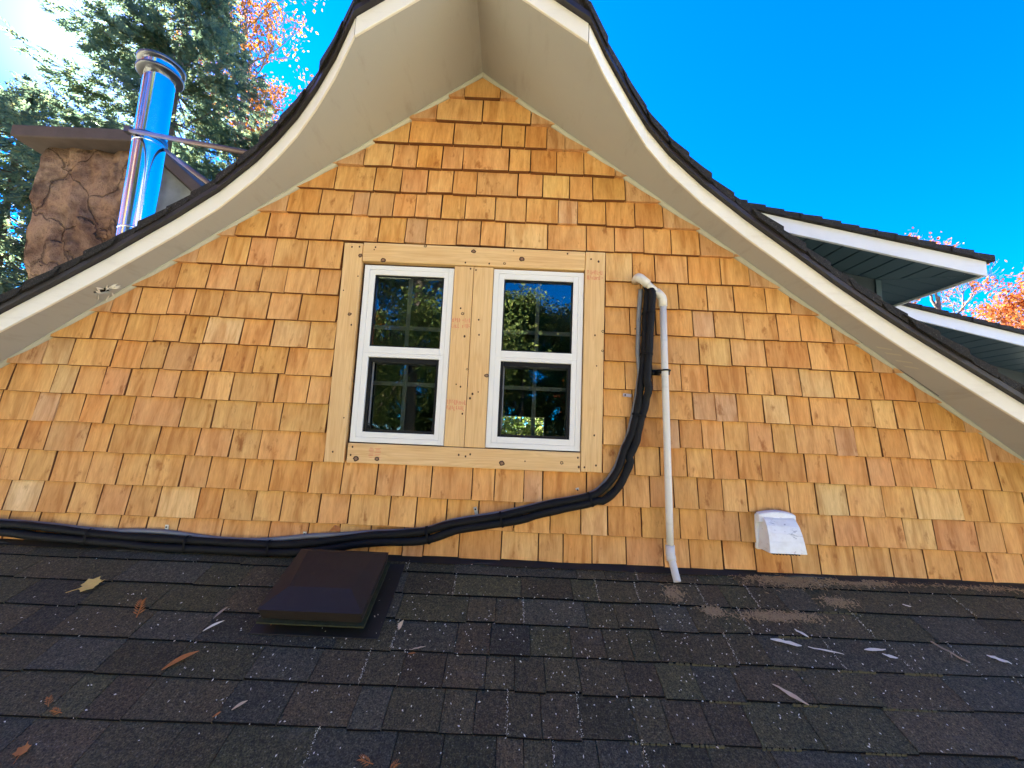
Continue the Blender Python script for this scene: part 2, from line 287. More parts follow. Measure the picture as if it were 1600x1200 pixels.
TX0, TX1, TZ0, TZ1 = -.806, .406, -.145, .868       # outline of the window trim
PAL = [((.68, .355, .108), 40), ((.70, .375, .120), 34), ((.67, .335, .092), 28), ((.72, .41, .138), 12), ((.65, .33, .115), 14), ((.60, .285, .078), 9), ((.73, .44, .165), 4)]
def pick(): return rng.choices([p[0] for p in PAL], [p[1] for p in PAL])[0]
SPECIAL = {(10, -1.402): (.66, .48, .26), (11, -1.564): (.36, .20, .085), (11, -1.306): (.43, .22, .06), (16, -2.162): (.62, .50, .33), (16, -2.019): (.43, .21, .07), (10, -1.101): (.56, .38, .19),
           (13, .751): (.40, .20, .07), (14, .751): (.36, .18, .06), (15, 1.348): (.66, .49, .25), (17, -.198): (.38, .18, .06), (16, .321): (.64, .47, .24), (12, .912): (.37, .22, .12), (11, 1.299): (.60, .46, .24),
           (12, -2.05): (.49, .35, .20), (11, -2.113): (.45, .36, .22), (15, .831): (.38, .19, .065), (12, 1.128): (.60, .44, .22), (16, 1.722): (.62, .46, .22), (15, 1.777): (.62, .46, .22), (14, -2.034): (.50, .30, .13)}
pieces = []
for ri, (z0, xs) in enumerate(ROWS):
    z1 = ROWS[ri - 1][0] if ri else z0 + .145
    xs = sorted(xs); trimrow = 7 <= ri <= 14
    lo, hi = max(-EX + .02, (z0 - SL[1]) / SL[0] - .05), min(EX - .02, (z0 - SR[1]) / SR[0] + .05)
    while xs[0] > lo: xs.insert(0, xs[0] - rng.uniform(.1, .19))
    while xs[-1] < hi: xs.append(xs[-1] + rng.uniform(.1, .19))
    for a, b in zip(xs[:-1], xs[1:]):
        if trimrow and a < 0 < b: continue
        gp = rng.uniform(.0014, .0027); d0, d1 = rng.uniform(-.0025, .0025), rng.uniform(-.0015, .0015)
        if ri == 17: d0 -= .006 if b > 1.2 else 0
        sk = rng.uniform(-.0015, .0015)
        poly = [(a + gp, z0 + d0 - d1), (b - gp, z0 + d0 + d1), (b - gp + sk, z1 + .012), (a + gp + sk, z1 + .012)]
        poly = clip(poly, -SL[0], 1, SL[1] - .004); poly = clip(poly, -SR[0], 1, SR[1] - .004) if poly else poly
        if len(poly) < 3 or area(poly) < 2e-4: continue
        pieces.append((area(poly) if -2.45 < .5 * (a + b) < 2.5 else 0, ri, a, b, z0, z1, poly))
ENDG_SHADE = m_flat('shaded_cedar_end_grain', (.17, .068, .024), .8, .2, 0, .3, 200)  # end grain darkened to paint shadow lines under courses and in joints
def shingle_geo(pc):
    _, ri, a, b, z0, z1, poly = pc; tb = .0185 + rng.uniform(-.002, .0035); tl = rng.uniform(-.0012, .0012)
    yf = lambda x, z: -.006 - tb * max(0., min(1.05, (z1 + .01 - z) / (z1 - z0))) + tl * (x - a) / (b - a)
    n = len(poly); v = [(x, yf(x, z), z) for x, z in poly] + [(x, .004, z) for x, z in poly]
    return v, [tuple(range(n))] + [((i + 1) % n, i, n + i, n + (i + 1) % n) for i in range(n)]
pieces.sort(key=lambda p: -p[0]); rest = MB()
for k, pc in enumerate(pieces):
    v, f = shingle_geo(pc)
    if k < 300:
        c = SPECIAL.get((pc[1], pc[2])); p_ = pick(); c = tuple(.5 * q * 1.15 * w + .5 * r_ for q, w, r_ in zip(c, (1.05, 1, .85), p_)) if c else p_; j = rng.uniform(.94, 1.05); c = tuple(x * j * rng.uniform(.97, 1.03) for x in c)
        o = bevel(mesh_obj('shingle', v, f, CED, cot, color=c), .001, 1); o.data.materials.append(ENDG_SHADE); o.data.polygons.foreach_set('material_index', [0] + [1] * (len(f) - 1))
    else: rest.add(v, f)
tag(rest.obj('shingle', CEDJ, cot), kind='stuff')

# window trim boards
def board(x0, x1, z0, z1, mat, yf=-.030, holes=(), knots=(), stamps=()):
    o = bevel(MB().box(x0, x1, yf, .004, z0, z1).obj('trim_board', mat, cot), .003, 2)
    if holes:
        h = MB()
        for (x, z, r_) in holes: h.add([(x + r_ * math.cos(t * math.pi / 4), yf - .0004, z + r_ * 1.25 * math.sin(t * math.pi / 4)) for t in range(8)], [tuple(reversed(range(8)))])
        tag(h.obj('nail_holes', KNOT, o), kind='stuff')
    for (x, z, r_) in knots:
        kk = MB(); N = 14; rr = [r_ * rng.uniform(.85, 1.15) for _ in range(N)]
        ring = lambda s_, y: [(x + s_ * rr[t] * math.cos(t * 2 * math.pi / N) * 1.1, y, z + s_ * rr[t] * math.sin(t * 2 * math.pi / N)) for t in range(N)]
        kk.add(ring(1, yf - .0003) + ring(.55, yf - .0012), [tuple(((t + 1) % N, t, N + t, N + (t + 1) % N)) for t in range(N)])
        ko = kk.obj('knot', KNOT, o)
        if r_ > .007: mesh_obj('knot', ring(.56, yf - .0012), [tuple(reversed(range(N)))], KNOTC, o)
    for (xa, xb, za, zb, upright) in stamps:            # rows of faded red printed marks
        s = MB(); y = yf - .0005
        if upright:
            for (c0, c1) in ((za, za + (zb - za) * .44), (za + (zb - za) * .56, zb)):
                x = xa
                while x < xb - .004:
                    w = rng.choice((.0018, .0026, .0034)); lo_, hi_ = c0 + rng.choice((0, 0, .006)), c1 - rng.choice((0, 0, .006))
                    s.add([(x, y, lo_), (x + w, y, lo_), (x + w, y, hi_), (x, y, hi_)], [(0, 1, 2, 3)])
                    if rng.random() < .55: zz = rng.choice((lo_, hi_ - .0028, (lo_ + hi_) / 2)); s.add([(x + w, y, zz), (x + w + .0045, y, zz), (x + w + .0045, y, zz + .0026), (x + w, y, zz + .0026)], [(0, 1, 2, 3)])
                    x += w + rng.choice((.003, .004, .0055, .008))
        else:
            z = za
            while z < zb - .003:
                for (c0, c1) in ((xa, xa + (xb - xa) * .42), (xa + (xb - xa) * .5, xb)):
                    lo_, hi_ = c0 + rng.choice((0, .004)), c1 - rng.choice((0, .005)); h_ = rng.choice((.0018, .0026))
                    s.add([(lo_, y, z), (hi_, y, z), (hi_, y, z + h_), (lo_, y, z + h_)], [(0, 1, 2, 3)])
                z += rng.choice((.005, .006, .0085))
        s.obj('grade_stamp', RED, o)
board(-.806, -.7195, -.145, .860, PINV, holes=[(-.77, .84, .004), (-.735, .842, .004), (-.73, .70, .003), (-.74, .47, .004), (-.735, .05, .003), (-.77, -.10, .004), (-.79, .63, .003)], knots=[(-.752, .52, .008), (-.728, .80, .009)])
board(-.7165, .3115, .774, .864, PINH, -.033, holes=[(-.66, .842, .004), (-.665, .83, .003), (-.24, .786, .004), (-.13, .786, .004), (.23, .85, .004), (-.02, .853, .003)], knots=[(-.43, .858, .007), (-.62, .781, .011), (-.205, .842, .010), (.02, .815, .011), (-.06, .79, .006)])
board(.3145, .406, -.140, .866, PINV, holes=[(.34, .83, .004), (.375, .82, .005), (.365, .47, .004), (.375, .33, .003), (.37, .02, .004), (.33, -.12, .004), (.38, -.11, .004)], knots=[(.40, .49, .006), (.40, .40, .005)], stamps=[(.323, .396, .732, .776, True)])
board(-.7065, .3115, -.1435, -.058, PINH, -.032, holes=[(-.685, -.075, .004), (-.69, -.11, .004), (-.22, -.09, .004), (-.19, -.095, .004), (-.17, -.085, .004), (.30, -.08, .004), (.305, -.12, .005), (.07, -.105, .003)], knots=[(-.665, -.125, .012), (-.575, -.122, .010), (-.03, -.118, .011), (.23, -.105, .007)], stamps=[(-.613, -.560, -.118, -.072, False)])
board(-.2885, -.2005, -.0555, .771, PINV, -.027, holes=[(-.215, .76, .004), (-.25, .57, .004), (-.225, .44, .005), (-.23, .21, .004), (-.25, .22, .003), (-.215, .09, .004)], knots=[(-.24, .545, .007), (-.205, .29, .005)], stamps=[(-.286, -.250, .478, .524, True), (-.238, -.204, .478, .524, True), (-.286, -.204, .103, .150, True)])
board(-.1985, -.1085, -.0555, .771, PINV, -.027, holes=[(-.19, .755, .004), (-.165, .52, .004), (-.16, .45, .004), (-.175, .18, .005), (-.15, .19, .003), (-.185, .16, .005)], knots=[(-.116, .265, .009)])

# windows
def window(x0, x1, z0, z1, gx0, gx1, gu0, gu1, gl0, gl1):
    y = -.021
    w = MB()
    for b in ((x0, x0 + .024, z0, z1), (x1 - .024, x1, z0, z1), (x0 + .024, x1 - .024, z1 - .020, z1), (x0 + .024, x1 - .024, z0, z0 + .022)): w.box(b[0], b[1], y, .09, b[2], b[3])
    w = bevel(w.obj('window', VINYL, cot), .001, 1)
    def sash(za, zb, ga, gb, yf, depth):
        m = MB()
        for b in ((x0 + .0245, gx0, za, zb), (gx1, x1 - .0245, za, zb), (gx0, gx1, gb, zb), (gx0, gx1, za, ga)): m.box(b[0], b[1], yf, yf + depth, b[2], b[3])
        bevel(m.obj('sash', VINYL, w), .0007, 1)
        s = MB(); e = .006
        for b in ((gx0, gx0 + e, ga, gb), (gx1 - e, gx1, ga, gb), (gx0 + e, gx1 - e, gb - e, gb), (gx0 + e, gx1 - e, ga, ga + e)): s.box(b[0] + .0006, b[1] - .0006, yf + .006, yf + depth - .004, b[2] + .0006, b[3] - .0006)
        s.obj('gasket', GASK, w)
    mid0, mid1 = gl1 + .001, gu0
    sash(mid1 - .03, z1 - .0203, gu0, gu1, y + .0015, .05)
    # lower opening sits deeper, behind a black lined reveal
    m = MB()
    for b in ((x0 + .0245, gx0, z0 + .0225, mid1 - .0305), (gx1, x1 - .0245, z0 + .0225, mid1 - .0305), (gx0, gx1, z0 + .0225, gl0), (gx0, gx1, gl1, mid1 - .0305)): m.box(b[0], b[1], y + .001, y + .055, b[2], b[3])
    bevel(m.obj('sash', VINYL, w), .0007, 1)
    s = MB(); e = .013
    for b in ((gx0, gx0 + e, gl0, gl1), (gx1 - e, gx1, gl0, gl1), (gx0 + e, gx1 - e, gl1 - e * 1.6, gl1), (gx0 + e, gx1 - e, gl0, gl0 + e)): s.box(b[0] + .0006, b[1] - .0006, y + .012, y + .075, b[2] + .0006, b[3] - .0006)
    s.obj('gasket', GASK, w)
    MB().box(gx0 + .0145, gx0 + .0195, y + .03, y + .04, gl0 + .03, gl1 - .01).obj('screen_track', COND, w)
    MB().tube(crom([(gx0 + .016, y + .008, gl0 + .006), (gx0 + .016, y + .004, gl0 + .03), (gx0 + .024, y + .002, gl0 + .036), (gx0 + .034, y + .004, gl0 + .03), (gx0 + .035, y + .008, gl0 + .008)], 4), .0018, 6).obj('screen_latch', GASK, w, True)
    MB().box(gx0 + .0062, gx1 - .0062, y + .020, y + .024, gu0 + .0062, gu1 - .0062).obj('pane', GLASS, w)
    MB().box(gx0 + .0137, gx1 - .0137, y + .052, y + .056, gl0 + .0137, gl1 - .022).obj('pane', GLASS, w)
    xc = (gx0 + gx1) / 2; gm = COND
    zu = gu0 + (gu1 - gu0) * .285; zl = gl0 + (gl1 - gl0) * .67
    MB().box(xc - .009, xc + .009, y + .028, y + .036, gu0 + .004, gu1 - .004).obj('muntin', gm, w)
    for b in ((gx0 + .004, xc - .0095), (xc + .0095, gx1 - .004)): MB().box(b[0], b[1], y + .028, y + .036, zu - .009, zu + .009).obj('muntin', gm, w)
    MB().box(xc - .009, xc + .009, y + .060, y + .068, gl0 + .004, gl1 - .004).obj('muntin', gm, w)
    for b in ((gx0 + .004, xc - .0095), (xc + .0095, gx1 - .004)): MB().box(b[0], b[1], y + .060, y + .068, zl - .009, zl + .009).obj('muntin', gm, w)
window(-.7045, -.2905, -.053, .760, -.655, -.335, .379, .716, -.007, .330)
window(-.1065, .3105, -.053, .766, -.057, .263, .383, .721, -.004, .336)

# soffit, fascia, moulding
def xgrid(a, b):
    pts = sorted(set([a, b] + [p[0] for p in OV if a < p[0] < b] + list(np.arange(a, b, .06)))); return [p for i, p in enumerate(pts) if i == 0 or p - pts[i - 1] > .012 or p == b]
hx, hy = -1.838, -.066
hole = [(hx + .033 * rx, hy + ry * .030) for rx, ry in ((-.62, -1.05), (-.3, -.75), (-.05, -.82), (.1, -.35), (.3, -.62), (.62, -.5), (.85, .1), (.55, .55), (.2, .35), (0, .75), (-.3, .4), (-.55, .1), (-.9, -.45))]
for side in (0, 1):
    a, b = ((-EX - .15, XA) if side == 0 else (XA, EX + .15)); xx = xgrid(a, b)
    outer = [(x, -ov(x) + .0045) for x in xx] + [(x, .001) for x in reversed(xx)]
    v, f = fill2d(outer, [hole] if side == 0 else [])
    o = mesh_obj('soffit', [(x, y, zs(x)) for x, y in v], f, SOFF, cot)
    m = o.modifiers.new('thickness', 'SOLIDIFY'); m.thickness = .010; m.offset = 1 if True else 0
    if side == 0:                                    # ragged splinters round the gnawed hole
        sp = MB()
        for k in range(22):
            t = rng.uniform(0, 6.28); cx, cy = hx + .030 * math.cos(t) * rng.uniform(.8, 1.5), hy + .026 * math.sin(t) * rng.uniform(.8, 1.5)
            if math.cos(t) < -.2 and rng.random() < .6: continue
            L_, w_ = rng.uniform(.008, .02), rng.uniform(.002, .005); ang = t + rng.uniform(-.7, .7); dx, dy = math.cos(ang), math.sin(ang); z = zs(cx)
            q = [(cx - dx * L_, cy - dy * L_), (cx + dy * w_, cy - dx * w_), (cx + dx * L_, cy + dy * L_), (cx - dy * w_, cy + dx * w_)]
            sp.add([(x, y, zs(x) - .002 - rng.uniform(0, .008)) for x, y in q] + [(cx, cy, z - .012)], [(0, 1, 4), (1, 2, 4), (2, 3, 4), (3, 0, 4)])
        sp.obj('torn_edge', CREAM, o)
    # moulding against the wall
    m = MB(); xm = [x for x in (a, b)]
    for i in range(1):
        p = []
        for x in xm:
            z = zs(x); p.append([(x, -.003, z - .001), (x, -.026, z - .001), (x, -.026, z - .009), (x, -.018, z - .018), (x, -.003, z - .020)])
        m.add(p[0] + p[1], [(k, (k + 1) % 5, 5 + (k + 1) % 5, 5 + k) for k in range(5)])
    m.obj('moulding', MOULD, cot)
ck = MB(); sc2 = MB()
for pts in ([(1.523, -.022), (1.58, -.024)], [(1.742, -.027), (1.80, -.03), (1.90, -.034)]):
    for (xa, ya), (xb, yb) in zip(pts[:-1], pts[1:]): ck.add([(xa, ya, zs(xa) - .0008), (xb, yb, zs(xb) - .0008), (xb, yb - .004, zs(xb) - .0008), (xa, ya - .003, zs(xa) - .0008)], [(0, 1, 2, 3)])
for (xa, ya, xb, yb) in ((1.610, -.060, 1.638, -.105), (1.646, -.062, 1.672, -.110), (1.690, -.062, 1.716, -.112), (1.724, -.064, 1.748, -.105)):
    sc2.add([(xa, ya, zs(xa) - .0008), (xb, yb, zs(xb) - .0008), (xb + .008, yb, zs(xb + .008) - .0008), (xa + .010, ya, zs(xa + .010) - .0008)], [(0, 1, 2, 3)])
ck.obj('soffit_crack', GASK, cot); sc2.obj('paint_scrape', MOULD, cot)
def strip(name, xs, dz0, dz1, off0, off1, mat, parent):   # a board that follows the eave curve; off = plan distance in front of the curve
    v = []; f = []
    for x in xs:
        o_ = ov(x); z = zs(x); v += [(x, -o_ - off1, z + dz0), (x, -o_ - off1, z + dz1), (x, -o_ - off0, z + dz1), (x, -o_ - off0, z + dz0)]
    for i in range(len(xs) - 1):
        for k in range(4): f.append((i * 4 + k, i * 4 + 4 + k, i * 4 + 4 + (k + 1) % 4, i * 4 + (k + 1) % 4))
    f += [(0, 1, 2, 3), tuple(len(v) - 4 + k for k in (3, 2, 1, 0))]
    return mesh_obj(name, v, f, mat, parent)
for (a, b) in ((-EX - .15, -.6445), (-.6415, XA - .0005), (XA + .0005, .2265), (.2295, EX + .15)):
    bevel(strip('fascia_board', xgrid(a, b), -.002, .078, -.004, .008, CREAM, cot), .002, 1)
for (a, b) in ((-EX - .15, XA - .0004), (XA + .0004, EX + .15)):
    strip('drip_edge', xgrid(a, b), .0785, .100, -.012, .030, DRIP, cot)
# roof courses: thin slabs across the slope, stepping at the rake
for s_ in (-1, 1):
    slope = SL[0] if s_ < 0 else -SR[0]; cs = 1 / math.hypot(1, slope); x = 0.; k = 0
    while x < EX + .1:
        xa, xb = x, min(x + .127 * cs, EX + .16); n = 4; tail = xa - .02
        v = []; f = []; jit = rng.uniform(-.008, .010)
        xs_ = [max(0.0, tail)] + [xa + (xb - xa) * t / n for t in range(n + 1)]
        xs_ = sorted(set(round(q, 5) for q in xs_)); xs_[-1] += rng.uniform(0, .008)
        for q in xs_:
            X = XA + s_ * (q + .0006); fr = (q - xa) / (xb - xa); zt = zs(X) + .128 + .014 * max(-.2, fr) + (.0 if fr < 0 else 0); y0 = -ov(X) - .036 - jit
            v += [(X, y0, zs(X) + .1005 + (.02 if fr < 0 else 0)), (X, y0, zt), (X, YB, zt), (X, YB, zs(X) + .1005 + (.02 if fr < 0 else 0))]
        m_ = len(xs_)
        for i in range(m_ - 1):
            for j in range(4): f.append((i * 4 + j, i * 4 + 4 + j, i * 4 + 4 + (j + 1) % 4, i * 4 + (j + 1) % 4))
        f += [(0, 1, 2, 3), tuple((m_ - 1) * 4 + j for j in (3, 2, 1, 0))]
        mesh_obj('roof_course', v, f, ROOFD, cot); x += .127 * cs; k += 1
rc = MB()
for s_ in (-1, 1):
    X = XA + s_ * .14; rc.hexa([(XA, -.54, ZA + .135), (X, -.54, zs(X) + .146), (X, YB, zs(X) + .146), (XA, YB, ZA + .135)], [(XA, -.54, ZA + .165), (X, -.54, zs(X) + .156), (X, YB, zs(X) + .156), (XA, YB, ZA + .165)])
rc.obj('ridge_cap', ROOFD, cot)
# loose black flashing along the foot of the wall
fl = MB(); pts = []
for i, x in enumerate(np.arange(-3, 3, .035)): pts.append((x, -.030 + .010 * math.sin(x * 9) + rng.uniform(-.004, .004), -.5405 + .006 * math.sin(x * 5.3 + 1) + rng.uniform(-.002, .0025)))
fl.tube(crom(pts, 2), .0058, 6); fl.obj('flashing', FLASH, cot, True)
fl2 = MB()
for i in range(60):
    x = -3 + i * .1; fl2.add([(x, -.006, -.512), (x + .1, -.006, -.512), (x + .1, -.05 + rng.uniform(-.004, .004), -.5405), (x, -.05 + rng.uniform(-.004, .004), -.5405)], [(0, 1, 2, 3)])
fl2.obj('flashing', FLASH, cot)

# shed dormer beyond the right rake, and the wing behind it
def shed(name, y0, line, x0, x1, ovr, wx, fh, ywall, pitch, yb, zbot):
    zt = lambda x: line[1] + line[2] * (x - line[0])       # top of the shingle edge
    fa = lambda x: zt(x) - .045; sf = lambda x: fa(x) - fh + .012
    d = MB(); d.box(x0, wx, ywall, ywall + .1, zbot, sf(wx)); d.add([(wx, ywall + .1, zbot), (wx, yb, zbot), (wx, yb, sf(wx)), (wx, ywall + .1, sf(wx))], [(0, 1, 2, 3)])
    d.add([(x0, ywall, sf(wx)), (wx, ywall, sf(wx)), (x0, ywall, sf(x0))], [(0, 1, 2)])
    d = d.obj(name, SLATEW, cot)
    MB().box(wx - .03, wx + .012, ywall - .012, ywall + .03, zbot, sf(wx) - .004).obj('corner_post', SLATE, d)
    f = MB(); f.hexa([(x0, y0, fa(x0) - fh), (x1, y0, fa(x1) - fh), (x1, y0 + .02, fa(x1) - fh), (x0, y0 + .02, fa(x0) - fh)], [(x0, y0, fa(x0)), (x1, y0, fa(x1)), (x1, y0 + .02, fa(x1)), (x0, y0 + .02, fa(x0))]); f.obj('fascia', GREYW, d)
    f = MB(); f.box(x1 - .02, x1 - .0005, y0 + .021, yb, fa(x1) - fh, fa(x1) - .002); f.obj('fascia', GREYW, d)
    # rake soffit boards run front to back, eave soffit boards run out from the wall, mitred at the corner
    mit = lambda y: wx + (x1 - .021 - wx) * (ywall - y) / (ywall - y0 - .021)
    x = x0; ya, yw = y0 + .021, ywall
    while x < x1 - .03:
        xb = min(x + pitch, x1 - .022); g_ = .006
        if xb <= wx: q = [(x + g_, ya), (xb - g_, ya), (xb - g_, yw), (x + g_, yw)]
        else:
            q = clip([(x + g_, ya), (xb - g_, ya), (xb - g_, yw), (x + g_, yw)], (ywall - ya), (x1 - .021 - wx), (ywall - ya) * wx + (x1 - .021 - wx) * ywall - .002)
        if len(q) >= 3:
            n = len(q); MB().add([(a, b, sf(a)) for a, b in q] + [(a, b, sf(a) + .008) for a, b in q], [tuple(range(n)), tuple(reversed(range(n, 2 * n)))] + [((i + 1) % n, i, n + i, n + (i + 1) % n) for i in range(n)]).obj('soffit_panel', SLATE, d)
        x = xb
    y = y0 + .021; j = 0
    while y < min(yb, y0 + 2.4):
        q = [(wx, y + .003), (x1 - .021, y + .003), (x1 - .021, y + pitch - .003), (wx, y + pitch - .003)]
        q = clip(q, -(ywall - ya), -(x1 - .021 - wx), -((ywall - ya) * wx + (x1 - .021 - wx) * ywall) - .002)
        if len(q) >= 3:
            n = len(q); MB().add([(a, b, sf(a)) for a, b in q] + [(a, b, sf(a) + .008) for a, b in q], [tuple(range(n)), tuple(reversed(range(n, 2 * n)))] + [((i + 1) % n, i, n + i, n + (i + 1) % n) for i in range(n)]).obj('soffit_panel', SLATE, d)
        y += pitch
    x = x0; k = 0
    while x < x1:
        xb = min(x + .13, x1 + .035); j = rng.uniform(-.006, .006)
        if x1 + .035 - xb < .05: xb = x1 + .035
        MB().hexa([(x - .02, y0 - .03 + j, zt(x - .02) - .0440), (xb, y0 - .03 + j, zt(xb) - .0440), (xb, yb, zt(xb) - .0440), (x - .02, yb, zt(x - .02) - .0440)],
                  [(x - .02, y0 - .03 + j, zt(x - .02) - .012), (xb, y0 - .03 + j, zt(xb) + rng.uniform(.0, .004)), (xb, yb, zt(xb)), (x - .02, yb, zt(x - .02) - .012)]).obj('roof_course', ROOFD, d); x = xb
    return d
shed('dormer', .90, (1.771, 1.672, -.1875), .55, 3.262, .4, 2.83, .104, 1.27, .125, YB - .1, -.4)
shed('rear_wing', 2.30, (4.114, 1.524, -.209), 3.12, 6.6, .4, 6.0, .115, 2.95, .16, 9.0, -4.6)

# ------------------------------------------------------------------ foreground roof
ZR, SLP = -.53, .44; NL = math.hypot(1, SLP); NRM = Vector((0, -SLP, 1)) / NL
def rp(x, y, h=0.): return Vector((x, y, ZR + SLP * y)) + NRM * h
lr = MB(); lr.hexa([rp(-4.2, -3.4, -.12), rp(4.2, -3.4, -.12), rp(4.2, .004, -.12), rp(-4.2, .004, -.12)], [rp(-4.2, -3.4, -.008), rp(4.2, -3.4, -.008), rp(4.2, .004, -.008), rp(-4.2, .004, -.008)])
lower = tag(lr.obj('lower_roof', ROOFD), kind='structure')
MB().box(-4.0, 4.0, -3.2, -.2, -4.6, -2.1).obj('wall_below', SHEATH, lower)
RY = [0.0, -.089, -.196, -.306, -.419, -.528, -.641, -.755]; RYX = [-.755 - .112 * k for k in range(1, 24)]
RJ = {1: [-1.54, -1.261, -0.398, -0.207, 0.07, 0.3, 0.418, 0.549, 0.81, 0.963, 1.302, 1.536, 1.831], 2: [-1.871, -1.696, -1.494, -1.185, -0.386, -0.192, 0.069, 0.27, 0.368, 0.525, 0.643, 0.778, 0.872, 0.981, 1.093, 1.225, 1.325, 1.588, 1.809, 1.981],
      3: [-1.764, -1.512, -1.253, -1.006, -0.379, -0.128, -0.025, 0.077, 0.307, 0.419, 0.562, 0.699, 0.795, 0.889, 1.1, 1.325, 1.55, 1.794], 4: [-1.492, -1.22, -1.006, -0.757, -0.548, -0.36, -0.153, -0.037, 0.098, 0.237, 0.352, 0.439, 0.525, 0.632, 0.781, 0.897, 1.126, 1.351, 1.573],
      5: [-1.432, -1.22, -1.014, -0.768, -0.575, -0.422, -0.307, -0.173, -0.044, 0.046, 0.141, 0.249, 0.395, 0.5, 0.617, 0.744, 0.961, 1.165, 1.426], 6: [-1.24, -1.142, -1.023, -0.777, -0.603, -0.41, -0.316, -0.16, -0.066, 0.026, 0.123, 0.231, 0.389, 0.482, 0.599, 0.722, 0.896, 1.147],
      7: [-1.246, -1.042, -0.713, -0.482, -0.269, -0.142, -0.001, 0.072, 0.149, 0.268, 0.392, 0.565, 0.739, 0.984, 1.253]}
rr_ = random.Random(11); joints = []
def tab(a, b, ya, yb, w):       # ya = butt, yb = top
    g_ = .0012; j0, j1 = rr_.uniform(-.004, .003), rr_.uniform(-.002, .002); h = .0065 + rr_.uniform(-.0012, .002); b0, b1 = rr_.uniform(0, .0016), rr_.uniform(0, .0016)
    bot = [rp(a + g_, ya + j0, -.007), rp(b - g_, ya + j0 + j1, -.007), rp(b - g_, yb + .035, -.007), rp(a + g_, yb + .035, -.007)]
    top = [rp(a + g_, ya + j0, h + b0), rp(b - g_, ya + j0 + j1, h + b1), rp(b - g_, yb + .035, -.0015), rp(a + g_, yb + .035, -.0015)]
    xm = (a + b) / 2
    w.hexa(bot, top); w.butt = getattr(w, 'butt', []) + [len(w.f) - 4]
more = MB()
for k in range(1, 8 + len(RYX)):
    ya = (RY + RYX)[k]; yb = (RY + RYX)[k - 1]; xs = list(RJ.get(k, [0.0])); lim = 3.1 if k < 8 else 3.6
    out = [xs[0]]
    for x in xs[1:]:
        while x - out[-1] > .31: out.append(out[-1] + min(rr_.uniform(.12, .26), (x - out[-1]) * .6))
        out.append(x)
    while out[0] > -lim: out.insert(0, out[0] - rr_.uniform(.1, .3))
    while out[-1] < lim: out.append(out[-1] + rr_.uniform(.1, .3))
    tone = rr_.uniform(.9, 1.1)
    for a, b in zip(out[:-1], out[1:]):
        vis = k <= 7 and b > -2.5 and a < 2.5 and not (k > 5 and (b < -1.75 or a > 1.75))
        if vis:
            m = MB(); tab(a, b, ya, yb, m); j = rr_.choice((.74, .88, 1, 1, 1.08, 1.2)) * tone; c = rr_.choice(((.071, .053, .0215), (.069, .053, .0205), (.074, .052, .022), (.062, .052, .027), (.066, .055, .020)))
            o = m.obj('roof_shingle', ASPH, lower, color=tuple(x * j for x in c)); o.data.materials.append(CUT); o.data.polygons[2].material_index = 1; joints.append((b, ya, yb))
        else: tab(a, b, ya, yb, more)
o = tag(more.obj('roof_shingle', ROOFD, lower), kind='stuff')

# ------------------------------------------------------------------ roof vent (brown plastic)
v = tag(empty('roof_vent', rp(-.64, -.24)), 'dark brown square plastic roof vent with hipped cap on black shingles', 'roof vent')
def vbox(x0, x1, y0, y1, h0, h1, ins=0): return [rp(x0, y0, h0), rp(x1, y0, h0), rp(x1, y1, h0), rp(x0, y1, h0)], [rp(x0 + ins, y0 + ins, h1), rp(x1 - ins, y0 + ins, h1), rp(x1 - ins, y1 - ins, h1), rp(x0 + ins, y1 - ins, h1)]
bevel(MB().hexa(*vbox(-.845, -.412, -.388, -.06, .0085, .0115)).obj('flange', FLASH, v), .001, 1)
bevel(MB().hexa(*vbox(-.775, -.505, -.335, -.12, .0117, .052)).obj('base', PLBASE, v), .004, 2)
capm = MB(); b0, t0 = vbox(-.807, -.4715, -.369, -.103, .052, .099, -.007)
capm.add(b0 + t0, [(3, 2, 1, 0), (0, 1, 5, 4), (1, 2, 6, 5), (2, 3, 7, 6), (3, 0, 4, 7)])
ins = [rp(-.752, -.292, .114), rp(-.534, -.292, .114), rp(-.512, -.118, .111), rp(-.776, -.118, .111)]
capm.add(t0 + ins, [(0, 1, 5, 4), (1, 2, 6, 5), (2, 3, 7, 6), (3, 0, 4, 7), (4, 5, 6, 7)])
bevel(capm.obj('cap', PLBR, v), .006, 3)
MB().hexa(*vbox(-.819, -.4595, -.381, -.096, .0455, .0515)).obj('rim', PLBASE, v)

# ------------------------------------------------------------------ refrigerant lines
ls = tag(empty('line_set', (.0, -.05, -.4)), 'black insulated refrigerant lines strapped along the shingle wall and up beside the pipe', 'pipe')
EDGE = [(-3.05, -.43), (-2.6, -.437), (-2.135, -.441), (-1.961, -.447), (-1.748, -.461), (-1.547, -.469), (-1.335, -.475), (-.99, -.477), (-.782, -.455), (-.582, -.423), (-.364, -.401), (-.231, -.359), (-.029, -.318), (.171, -.265), (.345, -.225), (.41, -.177), (.456, -.11), (.485, -.027), (.507, .027), (.526, .105), (.547, .222), (.566, .389), (.571, .575), (.579, .695)]
ec = crom([(x, 0, z) for x, z in EDGE], 6)
def offset(path, dist, y):
    out = []
    for i, p in enumerate(path):
        t = (path[min(i + 1, len(path) - 1)] - path[max(i - 1, 0)]).normalized(); n = Vector((t.z, 0, -t.x)); s = i / (len(path) - 1)
        out.append(p + n * dist(s, p) + Vector((0, y(s, p), 0)))
    return out
up = offset(ec, lambda s, p: .0185 + .002 * math.sin(s * 40), lambda s, p: -.047)
lo = offset(ec, lambda s, p: (.052 if s < .2 else .050 if s < .55 else .046) + .003 * math.sin(s * 60) - (.012 if p.z > .25 else 0) + (.012 if .62 < s < .72 else 0), lambda s, p: -.049 - (.016 if p.z > .2 else 0))
